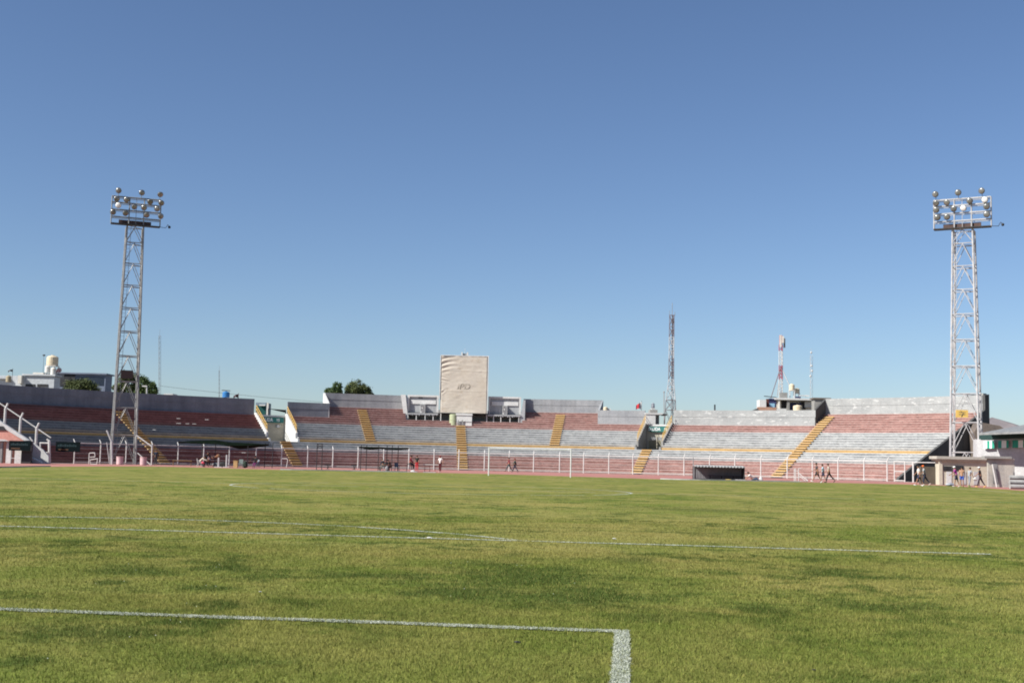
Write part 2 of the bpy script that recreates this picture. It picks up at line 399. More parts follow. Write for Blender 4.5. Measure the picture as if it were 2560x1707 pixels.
# clover flowers scattered in the coarse patches (uncountable)
mb = MB(); DAISY = mat('clover_white', (.50, .50, .44), None, 8, .8)
for bx, by, rx_, ry_, st in BLOBS[:12]:
    for _ in range(2):
        a = random.random()*6.283; r = math.sqrt(random.random()); c_ = Vector((bx, by, .022))+RH*(rx_*r*math.cos(a))+FH*(ry_*r*math.sin(a)); q = .004+.003*random.random()
        mb.add([c_-RH*q, c_+FH*q, c_+RH*q, c_-FH*q, c_+Vector((0, 0, .006))], [(0, 1, 4), (1, 2, 4), (2, 3, 4), (3, 0, 4)])
tag(mb.build('clover_flowers', DAISY), 'tiny white clover flowers dotted through the dark grass patches', 'flowers', kind='stuff')

# far hills
mb = MB()
HILL = mat('hill_rock', (.19, .165, .165), (.13, .115, .12), .004, .95)
for (pxs, v) in ((((2300, 1118), (2400, 1085), (2440, 1062), (2462, 1048), (2480, 1040), (2500, 1047), (2525, 1062), (2560, 1072), (2620, 1082), (2700, 1110)), 3200),):
    base = [pt(px, py, v) for px, py in pxs]
    fine = []
    for a, b in zip(base, base[1:]):
        for i in range(8):
            q = a+(b-a)*(i/8); q.z += 6*mnoise.noise(q*.02); fine.append(q)
    rows = []
    for j in range(9):
        t = j/8; row = []
        for q in fine:
            r_ = q.copy(); r_.z = q.z*(1-t); r_ = r_-FH*(t*700)+Vector((0, 0, 14*mnoise.noise(Vector((q.x*.01, q.y*.01+j*.7, t*3)))*(t > 0)*(t < 1)))
            row.append(r_)
        rows.append(row)
    for j in range(8):
        for i in range(len(fine)-1): mb.quad(rows[j][i], rows[j][i+1], rows[j+1][i+1], rows[j+1][i])
tag(mb.build('hill', HILL, smooth=True), kind='structure')

# ------------------------------------------------------------------ grandstand
R0, T, H = 57.5, .66, .33
def RR(i): return R0+T*i
LOWT, HIGHT = 21, 26
gs = thing('grandstand', 'curved concrete terrace behind the goal, painted in red and grey bands with yellow stairs', 'grandstand', P(R0, 0))
def rowcol(i, left):
    if i < 6: return 0
    if i < 10: return 1
    if i == 10: return 2
    if left: return 1 if i < 15 else 0
    return 1 if i < 18 else 0
NREDD = mat('red_edge_shaded_side', (.27, .14, .125), (.20, .10, .09), 2, .9, 0); NGREYD = mat('grey_edge_shaded_side', (.27, .275, .28), (.20, .205, .21), 2, .9, 0)  # row edges of the left section, darkened in colour for its shade
GREYD = mat('grey_paint_shaded_side', (.20, .205, .215), (.13, .135, .145), .45, .85, .2, (1, 1, 3.4), .2, streak=.5); REDD = mat('red_paint_shaded_side', (.225, .105, .09), (.15, .066, .058), .5, .85, .2, (1, 1, 3.2), .22, streak=.4)  # shaded copies of the row paints, the shade is in the colour
def rows(t0, t1, i0, i1, left, label, dk=False):
    m_ = MB()
    for i in range(i0, i1):
        c = rowcol(i, left); r = RR(i); z = i*H
        m_.arcbox(r, r+T+.25, z, z+H-.082, t0, t1, c)                       # riser block
        m_.arcbox(r-.04, r+T+.25, z+H-.08, z+H, t0, t1, 3+c)             # worn nosing slab
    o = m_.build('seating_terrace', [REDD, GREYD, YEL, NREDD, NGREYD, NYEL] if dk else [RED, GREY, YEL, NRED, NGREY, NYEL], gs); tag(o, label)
    return o
E1a, E1b, E2a, E2b = -28.0, -24.2, 17.3, 20.6
HL, SBa, SBb, HR, HR2, END = -19.4, -10.5, 3.0, 11.8, 36.9, 53.8
rows(-82, E1a, 0, 10, False, 'lower rows of the left section, red and grey toned dark for shade', True)
rows(E1a, END, 0, 10, False, 'lower rows, red below and grey above, behind the white fence')
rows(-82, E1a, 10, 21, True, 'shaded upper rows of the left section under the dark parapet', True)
rows(E1b, HL, 10, 21, False, 'upper rows just right of the left exit')
rows(HL, SBa, 10, 26, False, 'tall upper rows left of the scoreboard')
rows(SBa, SBb, 10, 21, False, 'upper rows below the scoreboard')
rows(SBb, HR, 10, 26, False, 'tall upper rows right of the scoreboard')
rows(HR, E2a, 10, 21, False, 'upper rows just left of the green exit sign')
rows(E2b, HR2, 10, 21, False, 'upper rows right of the green exit sign')
rows(HR2, END, 10, 26, False, 'tall sunlit upper rows at the right end')
# parapets
def parapet(t0, t1, R, z0, z1, m_mat, label, seam=.45):
    m_ = MB(); zs = z1-(z1-z0)*seam
    m_.arcbox(R, R+.25, z0-.3, zs, t0, t1, 0); m_.arcbox(R-.035, R+.25, zs+.002, z1, t0, t1, 0)
    tag(m_.build('parapet', [m_mat], gs), label)
zl, zh = LOWT*H, HIGHT*H
parapet(-82, E1a, RR(21)-.1, zl, zl+2.2, PARASH, 'long dark parapet along the left section', .42)
parapet(E1b, HL, RR(21)-.1, zl, zl+2.0, PARASH, 'low grey parapet right of the left exit')
parapet(HL, SBa, RR(26), zh, zh+2.0, PARA, 'tall pale parapet left of the scoreboard')
parapet(SBb, HR, RR(26), zh, zh+1.95, PARA, 'tall pale parapet right of the scoreboard')
parapet(HR, E2a, RR(21)-.1, zl, zl+2.0, PARA, 'low pale parapet left of the green exit sign')
parapet(E2b, HR2, RR(21)-.1, zl, zl+2.1, PARAL, 'low parapet with flaking white paint')
parapet(HR2, END, RR(26), zh, zh+2.15, PARAL, 'tall parapet with flaking white paint at the right end')
def parapet_end(th, R0_, R1_, z0, za, zb, m_mat, label, thick=.25):
    m_ = MB(); a = P(R0_, th, 0); b = P(R1_, th, 0); e = (P(R0_, th+1, 0)-a).normalized()*thick
    up = Vector((0, 0, 1)); m_.prism([a+up*z0, b+up*z0, b+up*zb, a+up*za], e)
    tag(m_.build('parapet_return', [m_mat], gs), label)
parapet_end(HL-.2, RR(21)-.1, RR(26)+.25, zl-.3, zl+2.0, zh+2.0, WHITEW, 'white sloping return wall stepping up to the tall left parapet')
parapet_end(HR+.02, RR(21)-.1, RR(26)+.25, zl-.3, zl+2.0, zh+1.95, PARA, 'sloping return wall right of the scoreboard')
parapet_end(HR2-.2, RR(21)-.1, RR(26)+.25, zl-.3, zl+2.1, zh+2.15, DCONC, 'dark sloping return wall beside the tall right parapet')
# back and end walls
mb = MB()
for (a, b, k, zt) in ((-82, E1a, 21, zl-.32), (E1b, HL, 21, zl-.32), (HL, SBa, 26, zh-.32), (SBa, SBb, 26, 7.0), (SBb, HR, 26, zh-.32), (HR, E2a, 21, zl-.32), (E2b, HR2, 21, zl-.32), (HR2, END, 26, zh-.32)):
    mb.arcbox(RR(k)+.28, RR(k)+.55, -.02, zt, a, b)
tag(mb.build('rear_wall', CONC, gs))
def endwall(th, n, mm, label, sgn=1):
    m_ = MB(); poly = [P(RR(0), th, -.02)]
    poly += [P(RR(0), th, H+.06), P(RR(n), th, (n+1)*H)]
    poly += [P(RR(n), th, zh+2.15), P(RR(n)+.9, th, zh+2.3), P(RR(n)+.9, th, -.02)]
    e = (P(60, th+sgn, 0)-P(60, th, 0)).normalized()*.35
    m_.prism(poly, e); tag(m_.build('end_wall', mm, gs), label)
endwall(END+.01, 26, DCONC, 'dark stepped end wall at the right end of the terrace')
# stairways
def stairs(th, i0, i1, label, w=1.35, sgn=1):
    m_ = MB()
    for i in range(i0, i1):
        r = RR(i); dt = math.degrees(w/2/r)
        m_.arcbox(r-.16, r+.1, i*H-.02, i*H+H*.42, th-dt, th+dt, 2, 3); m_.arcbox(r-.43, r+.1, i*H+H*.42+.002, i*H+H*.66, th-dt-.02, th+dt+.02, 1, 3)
        m_.arcbox(r-.045, r+T-.45, i*H-.02, (i+1)*H+.02, th-dt, th+dt, 0, 3)
    tag(m_.build('stairway', [YEL, NYEL, RISERSH], gs), label)
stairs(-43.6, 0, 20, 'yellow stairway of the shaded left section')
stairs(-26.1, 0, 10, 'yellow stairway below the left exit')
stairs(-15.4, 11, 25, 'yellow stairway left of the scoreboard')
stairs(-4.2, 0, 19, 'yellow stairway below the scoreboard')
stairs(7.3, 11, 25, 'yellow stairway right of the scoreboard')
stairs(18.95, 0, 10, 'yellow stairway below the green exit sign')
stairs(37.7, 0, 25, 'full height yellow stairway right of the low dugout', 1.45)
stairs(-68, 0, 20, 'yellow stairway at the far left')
# exits
def rail(ma, th, rin, rout, zin, zout, e=Vector((0, 0, 0))):
    N = 9
    for k in (1.0, .55): ma.tube(P(rin, th, zin+k), P(rout, th, zout+k), .035)
    for i in range(N):
        t = i/(N-1); b = P(rin+(rout-rin)*t, th, zin+(zout-zin)*t); ma.tube(b, b+Vector((0, 0, 1.0)), .03)
def text_mesh(name, body, size, mm, parent, origin, ex, ez, depth=.012, align='CENTER', sx=1.0, bold=.0):
    cu = bpy.data.curves.new('t', 'FONT'); cu.body = body; cu.size = size; cu.align_x = align; cu.align_y = 'CENTER'; cu.extrude = depth; cu.offset = bold
    ob = bpy.data.objects.new('t', cu); C.objects.link(ob)
    dg = bpy.context.evaluated_depsgraph_get(); me = bpy.data.meshes.new_from_object(ob.evaluated_get(dg))
    bpy.data.objects.remove(ob); me.materials.clear(); me.materials.append(mm); me.name = name
    n = ex.cross(ez)
    off = wl(parent)
    for v in me.vertices:
        q = origin+ex*(v.co.x*sx)+ez*v.co.y+n*(-0+v.co.z) if False else origin+ex*(v.co.x*sx)+ez*v.co.y-n*(-v.co.z)
        v.co = q-off
    o = bpy.data.objects.new(name, me); C.objects.link(o); o.parent = parent; return o
UPV = Vector((0, 0, 1))
SIGNW = mat('sign_white', (.80, .81, .80), (.72, .74, .73), 2, .6)
SIGNT = mat('sign_teal', (.03, .17, .15), (.025, .13, .12), 2, .6)
def exitp(ta, tb, txt, side_mat, label, slabel, left):
    p = MB(); zf = 10*H; zt = zl+.05; Rb = RR(21)-.1
    # floor and rear wall
    p.arcbox(RR(9)+T+.26, Rb+.2, zf-.25, zf-.02, ta, tb, 1); p.arcbox(Rb, Rb+.25, zf, zt-.25, ta+.02, tb-.02, 0)
    p.arcbox(Rb-.25, Rb+.6, zt-.24, zt, ta, tb, 2)
    o = p.build('exit_portal', [CREAM, CONC, WHITEW], gs); tag(o, label)
    # side walls
    for th, sg in ((ta, 1), (tb, -1)):
        s_ = MB(); e = (P(65, th+sg, 0)-P(65, th, 0)).normalized()*.28
        poly = [P(RR(10)-.1, th, zf-.1), P(Rb, th, zf-.1), P(Rb, th, zt+.25), P(Rb-.4, th, zt+.25), P(RR(12)-.2, th, 12*H+.55), P(RR(12)-.2, th, 12*H-.2), P(RR(10)-.1, th, 10*H+.4)]
        s_.prism([q+e.normalized()*.006 for q in poly], e)
        w_ = s_.build('side_wall', side_mat, o)
        ra = MB(); thh = th+math.degrees(sg*.14/68); rail(ra, thh, RR(12)-.1, Rb-.5, 12*H+.5, zt+.25); ra.build('handrail', YMET, o)
    # sign
    sgn = MB(); mid = (ta+tb)/2; wd = (tb-ta)/2
    sgn.arcbox(Rb-.34, Rb-.28, zt-1.05, zt-.3, ta+.45, tb-.45, 0); sgn.build('exit_sign', [SIGNT], o)
    so_ = [x for x in o.children if x.name.startswith('exit_sign')][0]; tag(so_, slabel)
    tg = -(P(Rb, mid+.5, 0)-P(Rb, mid-.5, 0)).normalized(); ex = -tg
    n = (P(Rb-1, mid, 0)-P(Rb, mid, 0)).normalized()
    cpt = P(Rb-.37, mid, zt-.68)
    text_mesh('lettering', txt[0], .66, SIGNW, so_, cpt-ex*.62, ex, UPV, .01, sx=.80, bold=.015)
    text_mesh('lettering', txt[1], .55, SIGNW, so_, cpt+ex*.98, ex, UPV, .01, sx=.9, bold=.01)
    return o
ex1 = exitp(E1a, E1b, ('SALIDA', '15'), WHITEW, 'exit opening with white stepped side walls', 'green exit sign half hidden by a yellow handrail', True)
ex2 = exitp(E2a, E2b, ('SALIDA', '16'), CONC, 'exit opening with dark side walls and a cream rear wall', 'green and white exit sign in full sun', False)
# inner tunnel details of the right exit: lintel beam, pole, low panels
mb = MB(); Rb = RR(21)-.1
mb.arcbox(Rb-1.6, Rb-1.45, 10*H+1.45, 10*H+1.85, E2a+.9, E2b-.3, 0); mb.tube(P(Rb-1.7, 19.0, 10*H-.02), P(Rb-1.7, 19.0, 10*H+1.9), .06, mi=1)
mb.build('barrier', [GALV, CREAM], ex2)
mb = MB(); mb.arcbox(Rb-.12, Rb-.02, 10*H, 10*H+1.4, E2a+.5, E2b-.35, 0)
mb.build('doorway_panel', mat('olive_panel', (.26, .24, .17), (.20, .19, .14), 1, .8), ex2)
mb = MB(); pbox = P(Rb-.1, -25.2, 10*H+2.0); mb.box(pbox, RH*.5, FH*.3, UPV*.35); mb.build('floodlight_fitting', WHITEW, ex1)

# ------------------------------------------------------------------ scoreboard
VS = 182.0
LIGHTG = mat('scoreboard_grey', (.36, .37, .38), (.29, .30, .31), .6, .85, streak=.3)
SOOT = mat('soot_stain', (.10, .10, .105), (.07, .07, .07), 2, .9)
sb = thing('scoreboard', 'big scoreboard covered by a beige tarpaulin between two pale grey side panels', 'scoreboard', W(uz(1160, 1050, VS)[0], VS, 21*H))
u0, zt_ = uz(1104, 889, VS-1); u1, _ = uz(1219.5, 892, VS-1); zb_ = uz(1160, 1032, VS-1)[1]
ub0 = uz(1101, 1030, VS-1)[0]; ub1 = uz(1217, 1033, VS-1)[0]
def tarp_d(s_, t, u, z):
    d = .05*mnoise.noise(Vector((u*.5, z*.5, 3)))+.02*mnoise.noise(Vector((u*1.3, z*2.5, 7)))
    x_, y_ = s_*6.5, (1-t)*8.2
    if y_ < 3.0:      # folds fanning out of the upper left corner
        env = max(0, 1-abs(y_-(1.25-.15*x_))/1.6)*max(0, 1-x_/2.6)
        d += .11*env*math.sin((y_+.42*x_-.10*x_*x_)*9.0)
    e2 = max(0, 1-x_/1.2)*max(0, 1-abs(y_-3.4)/.8); d += .07*e2*math.sin((y_-.25*x_)*14)
    e3 = max(0, 1-x_/1.0)*max(0, 1-abs(y_-5.2)/.6); d += .05*e3*math.sin((y_+.9*x_)*10)
    return d+.012*math.exp(-((y_-2.05-.02*x_)/.05)**2)*3+.012*math.exp(-((y_-5.05)/.05)**2)*2
mb = MB(); nx, ny = 90, 120; vs = []; fs = []
for j in range(ny+1):
    t = j/ny
    for i in range(nx+1):
        s_ = i/nx; ua = u0+(u1-u0)*s_; ub = ub0+(ub1-ub0)*s_; u = ub+(ua-ub)*t; z = zb_+(zt_-zb_)*t
        x_ = s_*6.5; d = tarp_d(s_, t, u, z)
        if i in (0, nx): d -= .25
        u += .05*mnoise.noise(Vector((z*.8, 5 if i < nx/2 else 11, 0)))*(abs(s_-.5)*2)**4
        if t > .96: z += (t-.96)*25*(.10*mnoise.noise(Vector((u*1.7, 3, 1)))-.05-.16*max(0, 1-x_/2.2)*(1 if 0.3 < x_ else 0)*math.sin(min(1, x_/2.2)*3.14))
        vs.append(W(u, VS-1-d, z))
for j in range(ny):
    for i in range(nx): a = j*(nx+1)+i; fs.append((a, a+1, a+nx+2, a+nx+1))
mb.add(vs, fs); tp = mb.build('tarpaulin', TARP, sb, smooth=True); tag(tp, 'beige wrinkled tarpaulin, bunched in folds at its upper left corner')
FADE = mat('faded_lettering', (.455, .405, .335), (.43, .38, .31), 2, .9)
lu, lz = uz(1160, 967, VS-1.1)
lt = text_mesh('lettering', 'IPD', 1.15, FADE, tp, W(lu, VS-1.17, lz), RH+UPV*0.0, (UPV+RH*.22).normalized(), .004, sx=1.1, bold=.02)
for v_l in lt.data.vertices:                       # lay the print on the cloth
    q = v_l.co+wl(tp)-CP; u_l, f_l, z_l = q.dot(RH), q.dot(FH), q.z+CH
    t_l = (z_l-zb_)/(zt_-zb_); a_l = ub0+(u0-ub0)*t_l; b_l = ub1+(u1-ub1)*t_l
    v_l.co += FH*((VS-1-tarp_d((u_l-a_l)/(b_l-a_l), t_l, u_l, z_l)-.012)-f_l)
mb = MB(); mb.ubox(u0-.05, u1+.08, VS-.85, VS+.6, zb_+.1, zt_+.10); mb.build('screen_housing', GALV, sb)
mb = MB(); mb.ubox(u0-.12, u1+.16, VS-1.0, VS-.9, zt_+.0, zt_+.12); mb.ubox(u1+.02, u1+.14, VS-1.0, VS-.9, zb_, zt_); mb.ubox(u0-.18, u0-.06, VS-1.0, VS-.9, zb_+2, zt_)
mb.build('frame_edge', WHITEW, sb)
ua_, za_ = uz(1164, 886, VS); mb = MB(); mb.ubox(ua_-.62, ua_-.42, VS-.5, VS, zt_+.12, zt_+.62, 0); mb.ubox(ua_-.12+.3, ua_+.4, VS-.5, VS, zt_+.12, zt_+.62, 0); mb.ubox(ua_-.42, ua_+.18, VS-.3, VS, zt_+.12, zt_+.45, 1); mb.tube(W(ua_-.1, VS-.3, zt_+.4), W(ua_-.1, VS-.3, zt_+1.2), .02)
mb.build('rooftop_unit', [WHITEW, GALV], sb)
# side panels
def sidepanel(pxa, pxb, pyt, pyb, clock_px, soot, label, litleft):
    ua, zt2 = uz(pxa, pyt, VS); ub, _ = uz(pxb, pyt+2, VS); zb2 = uz(pxa, pyb, VS)[1]
    m_ = MB(); m_.ubox(ua, ub, VS+.35, VS+.6, zb2, zt2, 0)
    o = m_.build('side_panel', LIGHTG, sb); tag(o, label)
    f = MB(); w = .22
    f.ubox(ua-.05, ub+.05, VS+.10, VS+.34, zt2-w, zt2+.03, 0); f.ubox(ua-.05, ua+w, VS+.10, VS+.34, zb2, zt2-w-.002, 0); f.ubox(ub-w, ub+.05, VS+.10, VS+.34, zb2, zt2-w-.002, 0)
    f.ubox(ua-.05, ub+.05, VS-.5, VS+.34, zb2-.18, zb2-.002, 1)
    for k in range(14):   # ragged broken edge under the panel
        x = ua+(ub-ua)*(k+.3*random.random())/14; f.ubox(x, x+.12+.15*random.random(), VS-.48, VS-.3, zb2-.18-.05-.12*random.random(), zb2-.181, 1)
    f.build('panel_frame', [WHITEW, LIGHTG], o)
    l = MB(); hgt = zt2-zb2
    l.ubox(ua+.45, ub-.35, VS+.2, VS+.345, zb2+hgt*.52, zb2+hgt*.74, 0); l.build('caption_board', WHITEW, o)
    cu_, cz_ = uz(clock_px, 1, VS); c = MB(); cx = cu_
    cz0 = zb2+.05; cz1 = zb2+hgt*.50
    cx = uz(clock_px, pyb-8, VS)[0]
    c.ubox(cx-.34, cx+.34, VS-.35, VS+.34, cz0, cz1, 0)
    for a in range(4):
        for b in range(6):
            if (a*7+b*5) % 11 == 0: continue
            c.ubox(cx-.29+a*.15, cx-.19+a*.15, VS-.37, VS-.351, cz0+.07+b*.2, cz0+.21+b*.2, 1)
    c.build('digit_display', [WHITEW, SOOT], o)
    for (sx_, sz_, rw, rh) in soot:
        q = MB(); x, _ = uz(sx_, pyb, VS); z = zb2+hgt*sz_
        q.add([W(x+rw*.8*math.cos(a*.524)*(1+.25*math.sin(a*3.1)), VS+.34, z+rh*math.sin(a*.524)*(1+.2*math.cos(a*2.3))) for a in range(12)], [tuple(range(12))])
        q.build('burn_mark', SOOT, o)
    return o
sidepanel(1020, 1096, 987, 1032, 1057, ((1050, .88, .45, .14),), 'left side panel with a pale board and small digit display', True)
sidepanel(1222, 1302, 991, 1036, 1262, (), 'right side panel with a pale board and small digit display', True)
# dark space, rear wall and legs below
mb = MB(); za0 = 21*H; ul = uz(1012, 1045, VS)[0]; ur = uz(1308, 1055, VS)[0]
mb.ubox(ul, ur, VS+2.4, VS+2.65, za0-.4, zb_+.5, 0); mb.build('rear_wall', LIGHTG, sb)
mb = MB(); mb.ubox(ul, ur, VS-.1, VS+2.4, zb_-.15, zb_-.02, 0); mb.build('platform', DCONC, sb)
mb = MB(); mb.arcbox(RR(21)+.3, RR(26)+.5, za0-.5, za0-.004, SBa, SBb); mb.build('base_slab', CONC, sb)
mb = MB()
for px in (1020, 1041, 1063, 1083, 1102, 1217, 1234, 1252, 1275, 1297):
    u, _ = uz(px, 1045, VS); q = MB(); q.ubox(u-.06, u+.06, VS-.4, VS-.28, za0-.35, zb_-.151); q.build('support_post', WHITEW, sb)
# flank walls left (white) and right
m_ = MB(); ua, _ = uz(1008, 1000, VS); zt2 = uz(1012, 985, VS)[1]
m_.prism([W(ua-.35, VS-.3, zt2-.1), W(ua+.35, VS-.3, zt2-.1), W(ua+.9, VS-.3, za0-.4), W(ua+.35, VS-.3, za0-.4)], FH*3.0)
tag(m_.build('flank_wall', WHITEW, sb), 'white flank wall at the left of the scoreboard')
m_ = MB(); ua, zt2 = uz(1311, 1000, VS)
m_.prism([W(ua-.15, VS-.3, zt2), W(ua+.15, VS-.3, zt2), W(ua+.1, VS-.3, za0-.4), W(ua-.75, VS-.3, za0-.4)], FH*3.0)
tag(m_.build('flank_wall', LIGHTG, sb), 'grey flank wall at the right of the scoreboard')
# shed below the screen
us0, zs1 = uz(1141, 1033, VS-2.2); us1, _ = uz(1180, 1033, VS-2.2); zs0 = 19*H
sh = thing('equipment_shed', 'small white shed with pipes below the covered screen', 'shed', W((us0+us1)/2, VS-2.2, zs0))
mb = MB(); mb.ubox(us0, us1, VS-2.2, VS-.6, zs0, zs1-.25); mb.build('wall', WHITEW, sh)
mb = MB(); mb.ubox(us0-.06, us1+.06, VS-2.3, VS-.6, zs1-.248, zs1); mb.build('roof', WHITEW, sh)
mb = MB(); mb.ubox(us0+.9, us1-.05, VS-2.26, VS-2.202, zs0+.55, zs0+.6)
for k, x in enumerate((.25, .5, .85, 1.05)): mb.path([W(us0+x, VS-2.3, zs0+.05), W(us0+x, VS-2.3, zs0+.7-.1*(k % 2)), W(us0+x+.14, VS-2.3, zs0+.75)], .05)
mb.ubox(us0+.2, us0+.6, VS-2.36, VS-2.27, zs0+.25, zs0+.5); mb.build('pipework', GALV, sh)
ut, ztp = uz(1134, 1037, VS-1.8); mb = MB(); mb.lathe(W(ut, VS-1.8, 19*H+.0), [(.55, 0), (.58, .05), (.58, .75), (.6, .78), (.6, .82), (.58, .85), (.58, 1.55), (.45, 1.62)], 20)
tag(mb.build('water_tank', mat('pale_green_plastic', (.38, .42, .27), (.32, .35, .22), 1, .6), loc=W(ut, VS-1.8, 19*H), smooth=False), 'pale green upright tank left of the white shed under the scoreboard', 'tank')

# ------------------------------------------------------------------ fence round the bend
RF = 54.5
fe = thing('perimeter_fence', 'white pipe fence with bent post tips between running track and terrace', 'fence', P(RF, 0))
FPOST = [186, 251, 315, 380, 445, 509, 573, 640, 704, 769, 832, 895, 959, 1022, 1085, 1147, 1211, 1273, 1334, 1399, 1459, 1522, 1582, 1646, 1710, 1774, 1837, 1902, 1968, 2031, 2095, 2160, 2218]
ths = [thpx(px, RF) for px in FPOST]
for th in ths:
    m_ = MB(); m_.tube(P(RF, th, -.02), P(RF, th, 2.35), .07, n=8); m_.tube(P(RF, th, 2.33), P(RF+.28, th, 2.72), .06, .05, n=8)
    m_.build('post', WPAINT, fe)
def arcrail(R, z, t0, t1, r, name, parent, mm, step=1.0):
    n = int((t1-t0)/step)+1; m_ = MB(); m_.path([P(R, t0+(t1-t0)*i/n, z) for i in range(n+1)], r, 6); return m_.build(name, mm, parent)
arcrail(RF, 2.3, ths[0], ths[-1], .045, 'top_rail', fe, WPAINT)
arcrail(RF, .18, ths[0], ths[-1], .04, 'bottom_rail', fe, WPAINT)
arcrail(RF, 1.15, ths[0], ths[-1], .012, 'wire', fe, WPAINT); arcrail(RF, .66, ths[0], ths[-1], .012, 'wire', fe, WPAINT); arcrail(RF, 1.7, ths[0], ths[-1], .012, 'wire', fe, WPAINT)
# low apron slab between track and terrace
mb = MB(); mb.arcbox(55.2, 57.5, -.02, .03, -88, 62); tag(mb.build('apron_pavement', CONC), kind='structure')
# gate frames and posts to the right of the fence
gt = thing('fence_gate', 'white pipe gate frame at the right end of the fence', 'gate', P(RF, thpx(2250, RF)))
m_ = MB(); a, b = thpx(2236, RF), thpx(2262, RF)
for t in (a, b): m_.tube(P(RF, t, .02), P(RF, t, 2.3), .06)
for z in (.15, 1.15, 2.25): m_.tube(P(RF, a, z), P(RF, b, z), .05)
m_.build('leaf_frame', WPAINT, gt)
m_ = MB(); m_.tube(P(RF, thpx(2283, RF), 0), P(RF, thpx(2283, RF), 2.3), .09); m_.build('post', WPAINT, gt)
m_ = MB(); m_.tube(P(RF, b, 2.22), P(RF, thpx(2283, RF), 2.22), .04); m_.tube(P(RF, thpx(2283, RF), 2.2), P(RF, thpx(2342, RF), 2.2), .04); m_.build('top_rail', WPAINT, gt)

# ------------------------------------------------------------------ goals
def goal(loc, label, steel):
    g = thing('football_goal', label, 'goal', loc)
    r = .055; z = 2.44+r
    for s_ in (-1, 1):
        m_ = MB(); m_.tube(Vector((s_*3.72-.08, LG, 0)), Vector((s_*3.72-.08, LG, z+r)), r, n=10); m_.build('goalpost', steel, g, smooth=False)
    m_ = MB(); m_.tube(Vector((-3.73, LG, z)), Vector((3.57, LG, z)), r, n=10); m_.build('crossbar', steel, g)
    return g
goal(Vector((-.08, LG, 0)), 'white football goal without a net at the far end of the pitch', mat('goal_white', (.64, .64, .62), (.55, .55, .54), 2, .4, fine=.03))

